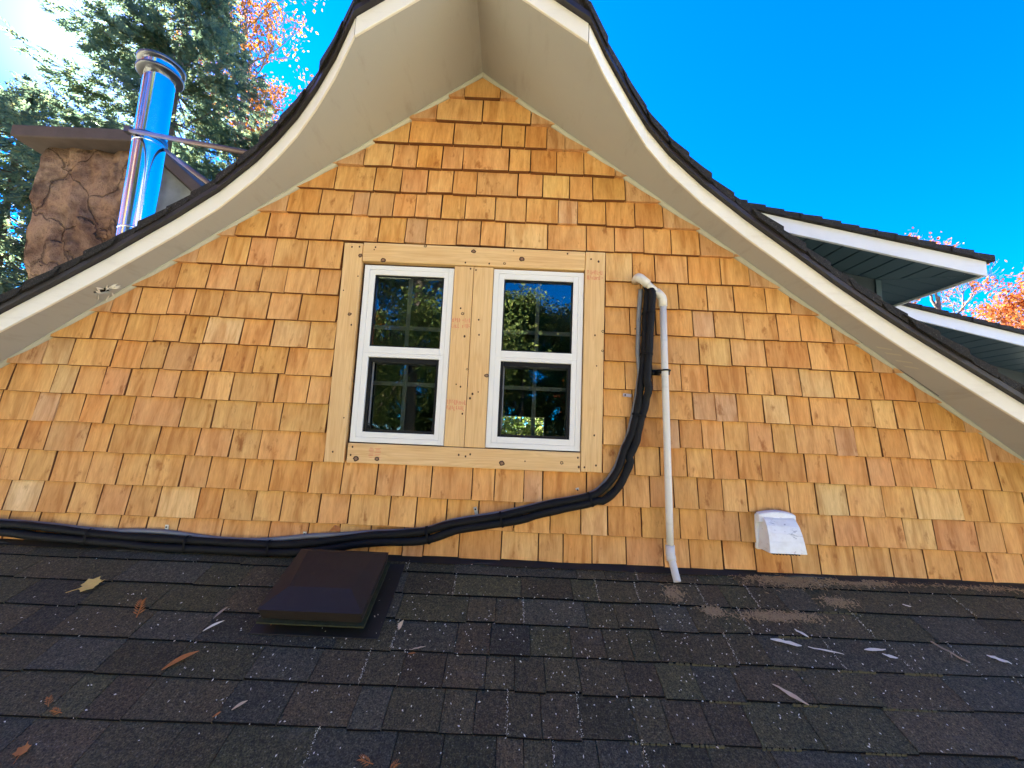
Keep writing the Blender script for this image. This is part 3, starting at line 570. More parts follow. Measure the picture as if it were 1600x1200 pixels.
up[-1] = up[-1] + Vector((.008, .02, .004)); up += [up[-1] + Vector((.006, .010, .012)), up[-1] + Vector((.008, .035, .018)), up[-1] + Vector((.008, .06, .019))]; lo[-1] = lo[-1] + Vector((-.004, .004, 0)); lo += [lo[-1] + Vector((-.003, .010, .014)), lo[-1] + Vector((-.004, .035, .021)), lo[-1] + Vector((-.004, .07, .023))]
wob = lambda n, r0: [r0 * (1 + .05 * math.sin(i * 1.3) + rng.uniform(-.008, .008)) for i in range(n)]
MB().tube(up, wob(len(up), .0155), 14).obj('insulated_line', FOAM, ls, True)
MB().tube(lo, wob(len(lo), .0172), 14).obj('insulated_line', FOAM, ls, True)
def cdist(s, p):
    x, z = p.x, p.z
    k = .012
    for c, w in ((-1.47, .17), (-.86, .17)): k -= .016 * math.exp(-((x - c) / w) ** 2) if z < -.3 else 0
    if z > .3: k -= .019 * min(1, (z - .3) / .1)
    return k
cond = offset(ec, cdist, lambda s, p: -.026)
MB().tube(cond, .0105, 10).obj('conduit', COND, ls, True)
def wrap(i, hw=.0045):
    a, b = up[i], lo[i]; t = (up[i + 1] - up[i - 1]).normalized(); m = MB(); c = (a + b) / 2; d = (b - a); L_ = d.length / 2 + .0195; d = d.normalized(); e = d.cross(t).normalized()
    ring = lambda q: [c + t * q + d * (math.cos(th) * L_) + e * (math.sin(th) * .0225) for th in (2 * math.pi * k / 20 for k in range(20))]
    m.add(ring(-hw) + ring(hw), [(k, (k + 1) % 20, 20 + (k + 1) % 20, 20 + k) for k in range(20)]); m.obj('cable_tie', TAPE, ls, True)
for i in range(3, len(up) - 4):
    pass
def near(x, z): return min(range(2, len(up) - 3), key=lambda i: (up[i].x - x) ** 2 + (up[i].z - z) ** 2)
for x, z in ((-1.75, -.48), (-1.33, -.49), (-.98, -.49), (-.34, -.41), (-.02, -.33), (.35, -.24), (.545, .12), (.575, .40), (.585, .57)): wrap(near(x, z))
for k, (x, z, ang) in enumerate([(-1.455, -.452, 0), (-.862, -.456, 0), (-.135, -.322, .3), (.305, -.222, .3), (.553, .510, 1.57), (.51, .205, 1.5)]):
    c = MB(); ca, sa = math.cos(ang), math.sin(ang)
    q = lambda a, b, y: (x + a * sa * -1 + b * ca, y, z + a * ca + b * sa)
    c.hexa([q(-.026, -.007, -.016), q(-.026, .007, -.016), q(.012, .007, -.016), q(.012, -.007, -.016)], [q(-.026, -.007, -.019), q(-.026, .007, -.019), q(.012, .007, -.019), q(.012, -.007, -.019)])
    c.lathe([(0, 0)], (0, 0), 3) if False else None
    o = c.obj('strap_clip', ZINC, ls)
    r_ = MB(); r_.add([(q(.003, 0, -.0215)[0] + .004 * math.cos(t), -.0215, q(.003, 0, 0)[2] + .004 * math.sin(t)) for t in [j * math.pi / 4 for j in range(8)]], [tuple(reversed(range(8)))]); r_.obj('screw', GASK, o)
rg = MB(); rg.tube([(.590 + .012 * math.cos(t), -.024, .735 + .012 * math.sin(t)) for t in [j * math.pi / 8 for j in range(17)]], .0035, 8); rg.obj('eyelet', ZINC, ls, True)

# ------------------------------------------------------------------ white drain pipe
dp = tag(empty('drain_pipe', (.68, -.06, .1)), 'white plastic condensate drain pipe running down the shingles to the roof', 'drain pipe')
r0 = .0148
MB().tube([(.6625, -.06, .628), (.671, -.06, .30), (.688, -.06, -.30), (.692, -.06, -.440)], r0, 20).obj('pipe', PVC, dp, True)
MB().tube([(.566, -.068, .727), (.650, -.062, .660)], r0, 20).obj('pipe', PVC, dp, True)
MB().tube([(.630, -.0635, .676), (.645, -.0625, .664), (.6525, -.0615, .657), (.6585, -.061, .650), (.6615, -.0602, .640), (.6628, -.06, .610)], .0185, 20).obj('elbow', PVC, dp, True)
MB().tube([(.550, -.014, .740), (.550, -.052, .740), (.5515, -.062, .7385), (.556, -.067, .735), (.562, -.0685, .730), (.592, -.0672, .7065)], .0195, 20).obj('elbow', PVC, dp, True)
MB().tube([(.6915, -.06, -.425), (.6923, -.06, -.462), (.6940, -.064, -.472), (.6945, -.067, -.486)], [.0185, .0185, .019, .019], 20).obj('coupling', PVC, dp, True)
e = rp(.7015, -.101, .022)
tp = MB(); tp.tube([(.6942, -.066, -.475), tuple(e)], r0, 20, False); tp.tube([(.6942, -.066, -.475), tuple(e)], r0 - .003, 20, False); tp.obj('outlet', PVC, dp, True)
cl = MB(); cl.tube([(.674 + .0185 * math.cos(t), -.06 + .0185 * math.sin(t), .318) for t in [j * math.pi / 10 for j in range(21)]], .004, 8); cl.box(.618, .662, -.024, -.018, .300, .325); cl.hexa([(.640, -.05, .306), (.662, -.062, .306), (.662, -.02, .306), (.640, -.02, .306)], [(.640, -.05, .322), (.662, -.062, .322), (.662, -.02, .322), (.640, -.02, .322)]); cl.box(.686, .694, -.055, -.018, .300, .324); cl.obj('clamp', GASK, dp, True)

# ------------------------------------------------------------------ dryer vent hood
hd = tag(empty('vent_hood', (1.15, -.02, -.35)), 'scuffed white plastic exhaust vent hood low on the shingle wall', 'vent hood')
bevel(MB().box(1.072, 1.222, -.034, -.015, -.432, -.285).obj('flange', HOOD, hd), .006, 3)
hp = [(-.036, -.284), (-.058, -.288), (-.078, -.300), (-.096, -.322), (-.109, -.350), (-.118, -.380), (-.124, -.408), (-.126, -.424)]
hm = MB()
for i in range(len(hp) - 1):
    (ya, za), (yb, zb) = hp[i], hp[i + 1]; wa, wb = .062 + .002 * i, .062 + .002 * (i + 1)
    hm.add([(1.147 - wa, ya, za), (1.147 + wa, ya, za), (1.147 + wb, yb, zb), (1.147 - wb, yb, zb)], [(0, 3, 2, 1)])
for s_ in (-1, 1):
    pts = [(1.147 + s_ * (.062 + .002 * i), y, z) for i, (y, z) in enumerate(hp)]; back = [(1.147 + s_ * .070, -.033, -.424), (1.147 + s_ * .062, -.033, -.284)]
    hm.add(pts + back, [tuple(range(len(pts) + 2)) if s_ > 0 else tuple(reversed(range(len(pts) + 2)))])
ho = hm.obj('hood', HOOD, hd); m = ho.modifiers.new('thickness', 'SOLIDIFY'); m.thickness = .003; m.offset = -1; bevel(ho, .003, 2)
lip = MB(); N = 10
arc = lambda dy, dz: [(1.147 - .079 + .158 * t / N, -.047 - dy - .006 * math.sin(math.pi * t / N), -.292 + .013 * math.sin(math.pi * t / N) + dz) for t in range(N + 1)]
A0, A1, A2, A3 = arc(-.012, .016), arc(.012, .010), arc(.016, -.024), arc(-.012, -.024)
lv = A0 + A1 + A2 + A3; n1 = N + 1
lip.add(lv, [(k * n1 + t, k * n1 + t + 1, ((k + 1) % 4) * n1 + t + 1, ((k + 1) % 4) * n1 + t) for k in range(4) for t in range(N)] + [(0, n1, 2 * n1, 3 * n1), (N, 3 * n1 + N, 2 * n1 + N, n1 + N)])
bevel(lip.obj('top_lip', HOOD, hd), .004, 2)
gr = MB()
for k in range(9): gr.box(1.09 + k * .013, 1.093 + k * .013, -.12, -.036, -.431, -.4255)
gr.obj('grille', GASK, hd)

# ------------------------------------------------------------------ chimney and stove pipe behind the left rake
ch = tag(empty('stone_chimney', (-3.85, 2.0, 0)), 'brown stone chimney with flat slab cap behind the left roof edge', 'chimney')
def rough_box(x0, x1, y0, y1, z0, z1, n=26, amp=.035, seed=3, fine=0.):
    bm = bmesh.new(); bmesh.ops.create_cube(bm, size=1); bmesh.ops.subdivide_edges(bm, edges=bm.edges[:], cuts=n, use_grid_fill=True)
    from mathutils import noise
    for q in bm.verts:
        p = Vector((x0 + (q.co.x + .5) * (x1 - x0), y0 + (q.co.y + .5) * (y1 - y0), z0 + (q.co.z + .5) * (z1 - z0)))
        d = noise.noise(p * 2.3 + Vector((seed, 0, 0))) * amp + noise.noise(p * 6 + Vector((0, seed, 0))) * amp * .5 - abs(noise.noise(p * 4.1)) * amp * .8 + (noise.noise(p * 11) * .6 - abs(noise.noise(p * 7.3 + Vector((0, 0, seed)))) * 1.3) * fine
        q.co = p + Vector((q.co.x, q.co.y, 0)).normalized() * d
    bm.verts.index_update(); vs = [tuple(q.co) for q in bm.verts]; fs = [tuple(w.index for w in f.verts) for f in bm.faces]; bm.free(); return vs, fs
vs, fs = rough_box(-4.32, -3.36, 1.6, 2.6, -4.6, 2.40, 70, .06, 3, .045); mesh_obj('stack', vs, fs, STONE, ch, True)
bevel(MB().box(-4.45, -3.29, 1.49, 2.7, 2.40, 2.51).obj('cap_slab', CONC, ch), .012, 2)
vs, fs = rough_box(-3.38, -2.45, 1.75, 2.5, -.5, 1, 14, .02, 9)
vs = [(x, y, z if z < .95 else 2.40 - .83 * (x + 3.38)) for x, y, z in vs]; mesh_obj('shoulder', vs, fs, STONEG, ch)
sh = MB(); za = lambda x: 2.42 - .83 * (x + 3.38); sh.hexa([(-3.40, 1.66, za(-3.40)), (-2.38, 1.66, za(-2.38)), (-2.38, 2.6, za(-2.38)), (-3.40, 2.6, za(-3.40))], [(-3.40, 1.66, za(-3.40) + .12), (-2.38, 1.66, za(-2.38) + .12), (-2.38, 2.6, za(-2.38) + .12), (-3.40, 2.6, za(-3.40) + .12)]); bevel(sh.obj('shoulder_cap', CONC, ch), .01, 2)

st = tag(empty('stove_pipe', (-2.571, .8, .2)), 'shiny stainless stove pipe with round rain cap in front of the chimney', 'flue pipe')
ax = (-2.571, .8); rp_ = .090
MB().lathe([(rp_, -.6), (rp_, 1.248)], ax, 64).obj('pipe', STEEL, st, True); MB().lathe([(rp_, 1.262), (rp_, 1.872)], ax, 64).obj('pipe', STEEL, st, True); MB().lathe([(rp_, 1.884), (rp_, 2.40)], ax, 64).obj('pipe', STEEL, st, True)
for z in (1.255, 1.878): MB().lathe([(rp_ - .002, z - .0075), (rp_ + .0022, z - .006), (rp_ + .0022, z + .006), (rp_ - .002, z + .0075)], ax, 64).obj('seam', STEEL, st, True)
MB().lathe([(rp_ - .01, 2.395), (.128, 2.398), (.135, 2.402), (.135, 2.416), (.129, 2.422), (.110, 2.424)], ax, 64).obj('collar', DSTEEL, st, True)
MB().lathe([(.116, 2.4245), (.116, 2.468)], ax, 64).obj('cap_band', STEEL, st, True)
MB().lathe([(.110, 2.466), (.134, 2.470), (.138, 2.475), (.138, 2.489), (.124, 2.50), (.0, 2.52)], ax, 64).obj('rain_cap', DSTEEL, st, True)
MB().lathe([(rp_ + .003, 1.898), (rp_ + .0055, 1.902), (rp_ + .0055, 1.932), (rp_ + .003, 1.936)], ax, 64).obj('brace_band', DSTEEL, st, True)
MB().tube([(-2.632, .71, 1.922), (-1.24, -.10, 1.235)], .0135, 10).obj('brace_rod', ROD, st, True)
MB().tube([(-2.52, .86, 1.90), (-1.42, -.08, 1.085)], .012, 10).obj('brace_rod', ROD, st, True)
MB().box(-2.655, -2.615, .69, .73, 1.903, 1.943).obj('brace_clamp', DSTEEL, st)

# ------------------------------------------------------------------ leaves, flakes and litter on the roof
def on_roof(x, y, ang, pts, faces, h=.010, name='leaf', mat=None, label='', cat='leaf', group=None, scale=1):
    ca, sa = math.cos(ang), math.sin(ang); N0 = rp(x, y, h); ex = Vector((1, 0, 0)); ey = Vector((0, 1, SLP)).normalized()
    e = empty(name, N0) if False else None
    v_ = [N0 + ex * ((p[0] * ca - p[1] * sa) * scale) + ey * ((p[0] * sa + p[1] * ca) * scale) + NRM * (p[2] * scale) for p in pts]
    v_ = [q - N0 for q in v_]
    me = bpy.data.meshes.new(name); me.from_pydata([tuple(q) for q in v_], [], faces); me.materials.append(mat); o = bpy.data.objects.new(name, me); o.location = N0; col.objects.link(o)
    m = o.modifiers.new('thickness', 'SOLIDIFY'); m.thickness = .0008; m.offset = 0
    return tag(o, label, cat, group)
def maple(curl=.25):
    an = [(-90, .35), (-65, .62), (-40, .60), (-15, .90), (8, .68), (33, .98), (52, .72), (66, .80), (78, .74), (90, 1.1), (102, .74), (114, .8), (128, .72), (147, .98), (172, .68), (195, .9), (220, .6), (245, .62)]
    p = [(0, 0, .10)] + [(r_ * math.cos(R(a)) * .045, r_ * math.sin(R(a)) * .045, .006 + curl * .03 * (r_ ** 2) * (1 if math.cos(R(a)) > 0 else .35)) for a, r_ in an]
    p[0] = (0, 0, .004); n = len(an); f = [(0, i + 1, (i + 1) % n + 1) for i in range(n)]
    b = len(p); p += [(-.0015, -.012, .003), (.0015, -.012, .003), (.008, -.06, .002), (.006, -.062, .002)]; f.append((b, b + 1, b + 2, b + 3)); return p, f
def sprig(n=9, L=.06):
    p, f = [], []
    for i in range(n):
        t = i / n; y = t * L; w = .016 * (1 - .6 * t); z = .003 + .014 * math.sin(t * 3)
        for s_ in (-1, 1):
            b = len(p); p += [(0, y, z), (s_ * w * .5, y + .008, z + .003), (s_ * w, y + .016, z + .001), (s_ * w * .45, y + .004, z)]; f.append((b, b + 1, b + 2, b + 3))
    b = len(p); p += [(-.0015, -.012, .002), (.0015, -.012, .002), (.001, L, .006), (-.001, L, .006)]; f.append((b, b + 1, b + 2, b + 3)); return p, f
def sliver(L, W, seed):
    q = random.Random(seed); n = 6; top = [(L * (i / n - .5), W * .5 * math.sin(math.pi * (i + .4) / (n + .8)) * q.uniform(.7, 1.2), .002 + .004 * q.random()) for i in range(n + 1)]; bot = [(a, -b * q.uniform(.6, 1.1), c) for a, b, c in top]
    return top + bot, [(i, i + 1, n + 2 + i, n + 1 + i) for i in range(n)]
def blade(L, W):      # slim curled leaf
    n = 7; p = []; f = []
    for i in range(n + 1):
        t = i / n; w = W * math.sin(math.pi * min(1, t * .9 + .07)) * .5; x = L * (t - .5); y = .12 * L * math.sin(t * 3.1); p += [(x, y + w, .003 + .010 * t * t), (x, y, .0015 + .012 * t * t), (x, y - w, .004 + .010 * t * t)]
    for i in range(n): f += [(i * 3, i * 3 + 3, i * 3 + 4, i * 3 + 1), (i * 3 + 1, i * 3 + 4, i * 3 + 5, i * 3 + 2)]
    return p, f
on_roof(-1.545, -.232, R(-62), *maple(), name='maple_leaf', mat=LEAFY, label='pale yellow maple leaf lying on the dark shingles at the left', scale=1.0)
on_roof(-1.262, -.338, R(25), *sprig(9, .05), name='cedar_sprig', mat=LEAFO, label='rusty feathery cedar sprig on the roof right of the yellow leaf', cat='sprig', scale=1.15)
on_roof(-.985, -.49, R(38), *blade(.085, .018), name='dry_leaf', mat=LEAFO, label='long slim orange dry leaf below the roof vent on its left', scale=1.1)
on_roof(-1.246, -.618, R(40), *sprig(6, .03), name='cedar_sprig', mat=LEAFO, label='small brown cedar tip, left one of a close pair on the lower left roof', cat='sprig', scale=.62)
on_roof(-1.195, -.636, R(85), *sprig(6, .032), name='cedar_sprig', mat=LEAFO, label='small orange cedar tip standing upright right of the brown tip', cat='sprig', scale=.6)
on_roof(-1.190, -.724, R(10), *maple(.5), name='maple_leaf', mat=LEAFO, label='small rusty leaf near the bottom left corner of the roof', scale=.42)
on_roof(-.724, -.604, R(30), *blade(.04, .010), name='dry_leaf', mat=TANCHIP, label='short pinkish dry leaf curl on the roof below the vent')
on_roof(-.770, -.628, R(20), *blade(.022, .008), name='dry_leaf', mat=LEAFO, label='tiny curled leaf scrap just under the short pinkish leaf curl')
on_roof(-.985, -.322, R(60), *blade(.05, .011), name='dry_leaf', mat=TWIGM, label='grey brown curled leaf pointing up left of the roof vent')
on_roof(-.972, -.372, R(35), *blade(.062, .011), name='dry_leaf', mat=FLAKE, label='silvery slim curled leaf left of the roof vent, lower of two')
on_roof(-.318, -.716, R(80), *sprig(6, .035), name='cedar_sprig', mat=LEAFO, label='orange cedar tip at the bottom edge of the roof near centre', cat='sprig', scale=.75)
on_roof(-.264, -.730, R(-50), *sprig(5, .03), name='cedar_sprig', mat=LEAFO, label='tan cedar tip at the bottom edge, right beside the orange tip', cat='sprig', scale=.7)
on_roof(-.348, -.338, R(75), *blade(.032, .015), name='dry_leaf', mat=TANCHIP, label='small tan leaf scrap on the roof just right of the vent')
on_roof(-.790, -.352, R(-62), *blade(.045, .014), name='dry_leaf', mat=LEAFO, label='orange brown leaf stuck under the front left corner of the vent', h=.016)
on_roof(-.272, -.414, R(18), *sliver(.055, .004, 2), name='twig', mat=TANCHIP, label='thin curved reddish stalk on the roof right of the vent', cat='twig')
on_roof(-.285, -.436, R(-12), *blade(.026, .007), name='dry_leaf', mat=LEAFO, label='tiny red leaf scrap below the thin reddish stalk')
on_roof(.985, -.338, R(-12), *sliver(.098, .017, 5), name='paint_flake', mat=FLAKE, label='largest white paint flake on the roof below the vent hood', cat='paint flake')
on_roof(1.105, -.362, R(-12), *sliver(.11, .007, 6), name='paint_flake', mat=FLAKE, label='long thin white flake right of the largest flake', cat='paint flake')
on_roof(1.283, -.350, R(2), *sliver(.075, .014, 7), name='paint_flake', mat=FLAKE, label='ragged pale flake, upper of two touching flakes on the right roof', cat='paint flake')
on_roof(1.314, -.372, R(-18), *sliver(.045, .012, 8), name='paint_flake', mat=FLAKE, label='bright short flake, lower of two touching flakes on the right roof', cat='paint flake')
on_roof(.885, -.508, R(-40), *sliver(.095, .017, 9), name='paint_flake', mat=TANCHIP, label='frayed grey white wood splinter below the largest flake', cat='splinter')
on_roof(1.690, -.366, R(-28), *sliver(.062, .014, 10), name='paint_flake', mat=FLAKE, label='white oval flake near the right edge of the roof', cat='paint flake')
on_roof(1.066, -.300, R(-48), *sliver(.045, .012, 12), name='paint_flake', mat=FLAKE, label='grey slanted flake between the brown litter and the largest flake', cat='paint flake')
on_roof(1.575, -.160, R(-15), *sliver(.03, .008, 13), name='paint_flake', mat=FLAKE, label='small white flake high on the right roof near the wall', cat='paint flake')
tw = MB(); tw.tube(crom([rp(1.512, -.312, .016), rp(1.53, -.332, .013), rp(1.542, -.350, .016), rp(1.556, -.366, .012), rp(1.575, -.380, .012)], 4), [.0028] * 17, 6); tw.tube([rp(1.542, -.350, .014), rp(1.53, -.366, .014)], .0016, 5)
tag(tw.obj('twig', TWIGM, None, True), 'pale forked twig lying on the right side of the roof', 'twig')
lf = MB(); lf.add([(-.742, -.062, -.428), (-.715, -.075, -.420), (-.69, -.068, -.426), (-.70, -.052, -.410), (-.722, -.056, -.402)], [(0, 1, 4), (1, 2, 3), (1, 3, 4)]); o = lf.obj('dry_leaf', LEAFO); o.modifiers.new('t', 'SOLIDIFY').thickness = .001; tag(o, 'crumpled orange leaf caught on top of the black lines', 'leaf')

def scatter(name, n, mat, fn, lo_, hi_, parent=None):
    m = MB()
    for k in range(n):
        x, y = fn(); a = rng.uniform(0, 6.28); L_, W_ = rng.uniform(*lo_), rng.uniform(*hi_); c = rp(x, y, .0095 + rng.uniform(0, .002)); ex = Vector((math.cos(a), math.sin(a), math.sin(a) * SLP)); ey = Vector((-math.sin(a), math.cos(a), math.cos(a) * SLP)); t = rng.uniform(-.0015, .003)
        m.add([c - ex * L_, c - ey * W_ + NRM * .0015, c + ex * L_ + NRM * t, c + ey * W_ + NRM * .001], [(0, 1, 2, 3)])
    return tag(m.obj(name, mat), kind='stuff')
def sp1():
    x = rng.gauss(.25, .75) if rng.random() < .7 else rng.uniform(-1.9, 2.1); return x, -abs(rng.gauss(.38, .2)) - .03
scatter('roof_debris', 900, FLAKE, sp1, (.0016, .0046), (.001, .0023))
pale = [j for j in joints if rng.random() < .30 and -.5 < j[0] < 1.9]
def sp2():
    j = rng.choice(pale); return j[0] + rng.gauss(0, .0022), rng.uniform(j[1], j[2])
scatter('joint_dust', 1500, FLAKE, sp2, (.0007, .0016), (.0005, .0012))
def cl_(cx, cy, sx, sy): return lambda: (rng.gauss(cx, sx), min(-.008, rng.gauss(cy, sy)))
def spl():
    cx, cy, sx, sy = rng.choice([(1.19, -.045, .09, .022)] * 8 + [(1.03, -.232, .075, .011)] * 3 + [(.79, -.222, .022, .012)] * 1 + [(1.31, -.155, .035, .012)] * 1 + [(.67, -.145, .02, .02)] * 1 + [(1.5, -.05, .08, .012)] * 2 + [(1.75, -.03, .13, .012)] * 3 + [(2.05, -.05, .1, .01)]); return rng.gauss(cx, sx), min(-.012, rng.gauss(cy, sy))
scatter('needle_litter', 5500, LITTER, spl, (.005, .013), (.0008, .002))
ms = MB()
for (x0, x1, k) in [(.55, .77, 4), (.86, 1.0, 4), (.63, .75, 5), (.88, .98, 5), (1.15, 1.3, 5), (.36, .46, 6), (.5, .62, 6), (.72, .83, 6), (1.0, 1.1, 6), (1.1, 1.22, 4), (.98, 1.1, 3), (1.32, 1.45, 4), (.95, 1.1, 2), (1.2, 1.35, 2)]:
    x = x0
    while x < x1:
        w = rng.uniform(.004, .014); y = RY[k] - .003; h = rng.uniform(.000, .002); ms.hexa([rp(x, y - .003, -.003), rp(x + w, y - .003, -.003), rp(x + w, y + .002, -.003), rp(x, y + .002, -.003)], [rp(x, y - .002, .005 + h), rp(x + w, y - .002, .005 + h), rp(x + w, y + .002, .0055 + h), rp(x, y + .002, .0055 + h)]); x += w * rng.uniform(1, 1.8)
tag(ms.obj('moss', MOSS), kind='stuff')

# ------------------------------------------------------------------ trees
def fast_mesh(name, V, mat, parent):       # V: (n, 4, 3) quads
    n = V.shape[0]; me = bpy.data.meshes.new(name); me.vertices.add(n * 4); me.vertices.foreach_set('co', V.reshape(-1).astype(np.float32))
    me.loops.add(n * 4); me.loops.foreach_set('vertex_index', np.arange(n * 4, dtype=np.int32)); me.polygons.add(n); me.polygons.foreach_set('loop_start', np.arange(0, n * 4, 4, dtype=np.int32))
    me.update(calc_edges=True); me.materials.append(mat); o = bpy.data.objects.new(name, me); col.objects.link(o); o.parent = parent; o.matrix_parent_inverse = WI[parent.name]; return o
def norm(a): return a / (np.linalg.norm(a, axis=-1, keepdims=True) + 1e-9)
def cedar(loc, H, Rd, nb, ns, mat, seed, label, group, size=1., bottom=.06):
    r = np.random.RandomState(seed); t = tag(empty('cedar_tree', loc), label, 'tree', group); L = Vector(loc)
    tr = MB(); tr.tube([(loc[0] + .1 * math.sin(i), loc[1] + .1 * math.cos(i * 1.3), loc[2] + H * i / 8 * .97) for i in range(9)], [.03 + .028 * H * .5 * (1 - i / 8) for i in range(9)], 8); tr.obj('trunk', BARK, t, True)
    h = bottom + (1 - bottom) * r.rand(nb) ** .9; az = r.rand(nb) * 2 * np.pi; ln = Rd * (1 - h) ** .5 * (.72 + .5 * r.rand(nb)) * (1 + .18 * np.sin(az * 3 + h * 9 + seed)) + .12
    B = MB(); S = []; Dn = []
    for i in range(nb):
        d = np.array([np.cos(az[i]), np.sin(az[i])]); z0 = h[i] * H; pts = []
        for j in range(6):
            q = j / 5; pts.append((loc[0] + d[0] * ln[i] * q, loc[1] + d[1] * ln[i] * q, loc[2] + z0 + ln[i] * (-.42 * q + .38 * q * q + .10 * (h[i] - .3))))
        if i % 2 == 0: B.tube(pts, [.022 * (1 - .8 * j / 5) for j in range(6)], 4, False)
        m = max(4, int(ns * (ln[i] / Rd + .15))); q = .25 + .78 * r.rand(m) ** .75; P = np.array(pts); ix = np.clip(q * 5, 0, 4.999); a = ix.astype(int); fr = (ix - a)[:, None]
        pos = P[a] * (1 - fr) + P[np.minimum(a + 1, 5)] * fr + r.randn(m, 3) * np.array([.12, .12, .09]) * (.7 + .5 * ln[i] / Rd)
        S.append(pos); sd = np.stack([np.full(m, d[0]), np.full(m, d[1]), np.full(m, -.15)], 1) + r.randn(m, 3) * .55; Dn.append(sd)
    S = np.concatenate(S); ax_ = norm(np.concatenate(Dn)); ax_[:, 2] -= .18; ax_ = norm(ax_); sidev = norm(np.cross(ax_, np.array([0, 0, 1.]) + r.randn(len(S), 3) * .5)); N_ = len(S); sz = (.7 + .7 * r.rand(N_)) * size
    Q = []
    for (u, v_, ang, l, w) in [(.0, 0, 0, .34, .020), (.04, 0, .8, .15, .024), (.05, 0, -.8, .15, .024), (.11, 0, .7, .14, .024), (.12, 0, -.7, .14, .022), (.18, 0, .65, .11, .022), (.19, 0, -.65, .11, .022), (.25, 0, .5, .09, .020), (.26, 0, -.5, .08, .020)]:
        dl = ax_ * math.cos(ang) + sidev * math.sin(ang); dl = dl + np.array([0, 0, -.25]) * abs(math.sin(ang)) * r.rand(N_, 1); wl = norm(np.cross(dl, np.cross(ax_, sidev) + r.randn(N_, 3) * .25)); b = S + ax_ * (u * sz)[:, None]; l_ = (l * sz)[:, None]; w_ = (w * sz)[:, None]
        Q.append(np.stack([b - wl * w_ * .4, b + dl * l_ * .5 - wl * w_, b + dl * l_, b + dl * l_ * .5 + wl * w_], 1))
    B.obj('limbs', BARK, t); fast_mesh('crown', np.concatenate(Q), mat, t); return t
def maple_tree(loc, H, Rd, mat, seed, label, group, leaf=.10, dens=1., name='maple_tree', bare=.25, low=.3, levels=3, upw=0., thick=.016, spread=1.):
    r = np.random.RandomState(seed); rr2 = random.Random(seed); t = tag(empty(name, loc), label, 'tree', group); B = MB(); tips = []
    def grow(p, d, l, rad, lev):
        n = 4; pts = [p]; dd = d.copy()
        for j in range(n):
            dd = (dd + Vector((rr2.gauss(0, .16 if lev else .03), rr2.gauss(0, .16 if lev else .03), rr2.gauss(.05, .1)))).normalized(); pts.append(pts[-1] + dd * l / n)
        B.tube(pts, [rad * (1 - .55 * j / n) for j in range(n + 1)], 6 if lev < 2 else 4, False)
        if lev >= levels: tips.extend([(pts[-1], dd), (pts[-2], dd), (pts[-3], dd)]); return
        if lev == levels - 1: tips.append((pts[-1], dd))
        for k in range(rr2.randint(4, 6) if lev else 9):
            q = rr2.uniform(.35, 1.0) if lev else rr2.uniform(low, 1.0); ix = q * n; a = min(int(ix), n - 1); pp = pts[a].lerp(pts[a + 1], ix - a); ang = rr2.uniform(0, 6.28); side = dd.orthogonal().normalized(); side.rotate(Matrix.Rotation(ang, 3, dd)) ; nd = (dd * rr2.uniform(.45, .9) + side * rr2.uniform(.6, 1.0) + Vector((0, 0, upw))).normalized()
            grow(pp, nd, l * (rr2.uniform(.45, .65) if lev else Rd / H * rr2.uniform(.7, 1.05) * (1.25 - .5 * q)), rad * (.36 if lev == 0 else .5), lev + 1)
    grow(Vector(loc), Vector((0, 0, 1)), H * .9, H * thick, 0)
    B.obj('trunk', BARK, t, True); tips = [q for q in tips if rr2.random() > bare]
    C = np.array([tuple(q[0]) for q in tips]); k = max(6, int(26 * dens)); P = np.repeat(C, k, 0) + r.randn(len(C) * k, 3) * np.array([.32, .32, .24]) * (Rd / 4 + .35) * spread; n = len(P)
    a = norm(r.randn(n, 3) + np.array([0, 0, -.3])); b = norm(np.cross(a, r.randn(n, 3))); s = (leaf * (.6 + .7 * r.rand(n)))[:, None]
    fast_mesh('crown', np.stack([P - a * s * .6, P + b * s * .45 - a * s * .05, P + a * s * .65, P - b * s * .45 + a * s * .05], 1), mat, t); return t
L_CED = m_leaf('cedar_foliage', [(0, (.055, .10, .065)), (.5, (.09, .145, .09)), (.85, (.13, .18, .10)), (1, (.20, .21, .09))], .65)
L_OR = m_leaf('orange_maple_foliage', [(0, (.22, .042, .012)), (.4, (.27, .068, .015)), (.75, (.30, .095, .018)), (1, (.30, .13, .025))], .5)
L_YE = m_leaf('pale_bounce_foliage', [(0, (.40, .30, .10)), (.4, (.46, .40, .16)), (.75, (.46, .34, .12)), (1, (.44, .42, .18))], .5)  # pale tone chosen so unseen yard trees bounce fill onto the gable
L_GR = m_leaf('green_foliage', [(0, (.08, .12, .03)), (.5, (.14, .19, .05)), (.85, (.24, .27, .07)), (1, (.34, .33, .11))], .4)
L_GO = m_leaf('golden_maple_foliage', [(0, (.22, .06, .01)), (.5, (.26, .09, .012)), (1, (.28, .12, .02))], .5)
GC = 'tall cedars behind the chimney'
cedar((-8.6, 7.6, -4.6), 16.0, 3.5, 450, 66, L_CED, 1, 'tallest dark green cedar right behind the stove pipe cap', GC, .74)
cedar((-11.9, 7.4, -4.6), 12.4, 3.2, 400, 64, L_CED, 2, 'shorter dark green cedar behind the chimney at the left edge', GC, .74)
cedar((-6.6, 9.2, -4.6), 12.8, 3.1, 370, 62, L_CED, 3, 'lower cedar sloping down to the left roof edge', GC, .74)
cedar((-13.2, 13.0, -4.6), 15.0, 3.6, 200, 40, L_CED, 4, 'cedar far back, seen between the chimney and the left cedar', GC, 1.3)
maple_tree((-10.6, 15.2, -4.6), 24.5, 5.0, L_GO, 5, 'tall half bare orange maple above the left roof curve', 'orange maples beyond the house', .11, .30, bare=.62, low=.45, levels=4, upw=.6, thick=.009, spread=.42)
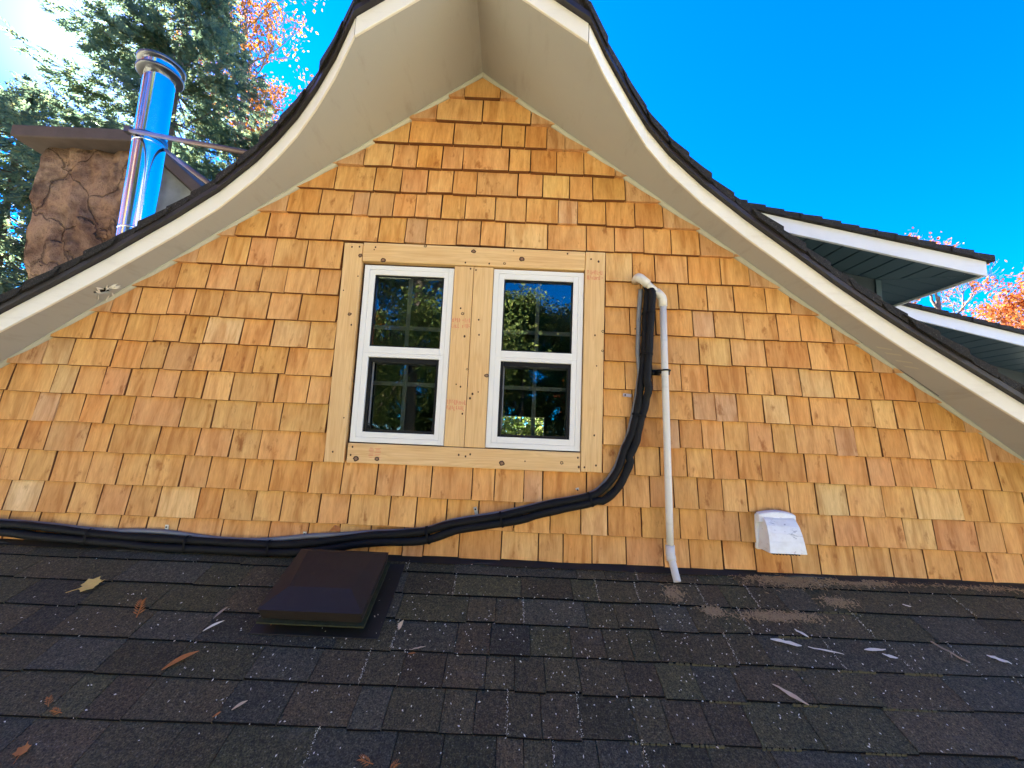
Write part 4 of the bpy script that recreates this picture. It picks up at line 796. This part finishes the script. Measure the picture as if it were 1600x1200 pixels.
maple_tree((20.4, 14.6, -4.6), 9.9, 3.6, L_OR, 6, 'bright orange maple at the right edge of the sky', 'orange maples beyond the house', .10, .36, bare=.55, levels=4, upw=.25, thick=.01, spread=.5)
maple_tree((20.0, 17.0, -4.6), 13.6, 3.6, L_OR, 8, 'nearly bare maple with grey twigs right of the dormer eave', 'orange maples beyond the house', .11, .2, bare=.88, levels=4, upw=.5, thick=.014, spread=.4)
maple_tree((16.9, 15.6, -4.6), 8.6, 2.0, L_GO, 9, 'small golden orange maple between the two eaves at the right', 'orange maples beyond the house', .13, 1.0, bare=.15)
# trees behind the photographer, seen in the panes and the steel; pale yellow ones unseen, for bounce
GB = 'trees in the yard facing the gable'
for k, (x, y, H, Rd, mt, lb) in enumerate([(-3.2, -11, 14.5, 3.9, L_GR, 'leafy green tree mirrored in the left window'), (-8.6, -12, 17.5, 4.4, L_GO, 'golden tree facing the gable left of the green tree'), (-14.5, -11, 13, 4.2, L_YE, 'pale yellow tree facing the gable at the far left of the yard'), (5.0, -14.0, 12.5, 3.2, L_OR, 'orange tree facing the gable right of the low green tree'),
                                       (9.5, -13, 13, 4.2, L_YE, 'pale yellow tree facing the gable right next to the orange one'), (15.5, -10, 13, 4.4, L_YE, 'pale yellow tree facing the gable at the far right of the yard'), (.3, -16, 9.2, 3.2, L_GR, 'low green tree mirrored under the sky patch in the right window'),
                                       (-15.5, 1.0, 14, 4.0, L_OR, 'orange maple standing left of the house beside the chimney'), (-11.5, -5.5, 17.5, 4.8, L_GO, 'golden orange maple mirrored along the left edge of the stove pipe'),
                                       (-12.6, -1.2, 17.5, 4.4, L_GO, 'golden orange maple between the chimney side and the mirrored one'), (-5.9, -15.5, 15.5, 4.0, L_GR, 'tall green tree behind the leafy one in the yard'), (3.4, -17.5, 9.3, 2.6, L_GR, 'smallest green tree in the yard, right of the low one')]):
    maple_tree((x, y, -4.6), H, Rd, mt, 20 + k, lb, GB, .10, 3.4 if k in (0, 6) else 1.6, name='yard_tree', bare=.05, low=.14)
for k, (x, y, H, Rd, lb) in enumerate([(-7.5, -19, 10.5, 3.2, 'leftmost dark conifer of the row at the far end of the yard'), (-2.6, -18.5, 10.0, 3.2, 'dark conifer in the yard row mirrored low in the left window'), (2.6, -19.5, 9.4, 3.0, 'dark conifer in the yard row mirrored low in the right window'), (7.4, -19, 10.5, 3.2, 'rightmost dark conifer of the row at the far end of the yard')]):
    cedar((x, y, -4.6), H, Rd, 200, 40, L_GR, 60 + k, lb, 'dark conifers at the far end of the yard', 1.5, .02)
maple_tree((.6, 12.5, -4.6), 8.2, 3.0, L_GR, 41, 'green tree behind the house glimpsed through the far window', 'trees behind the house', .15, 1.2, name='yard_tree', bare=.05, low=.12)
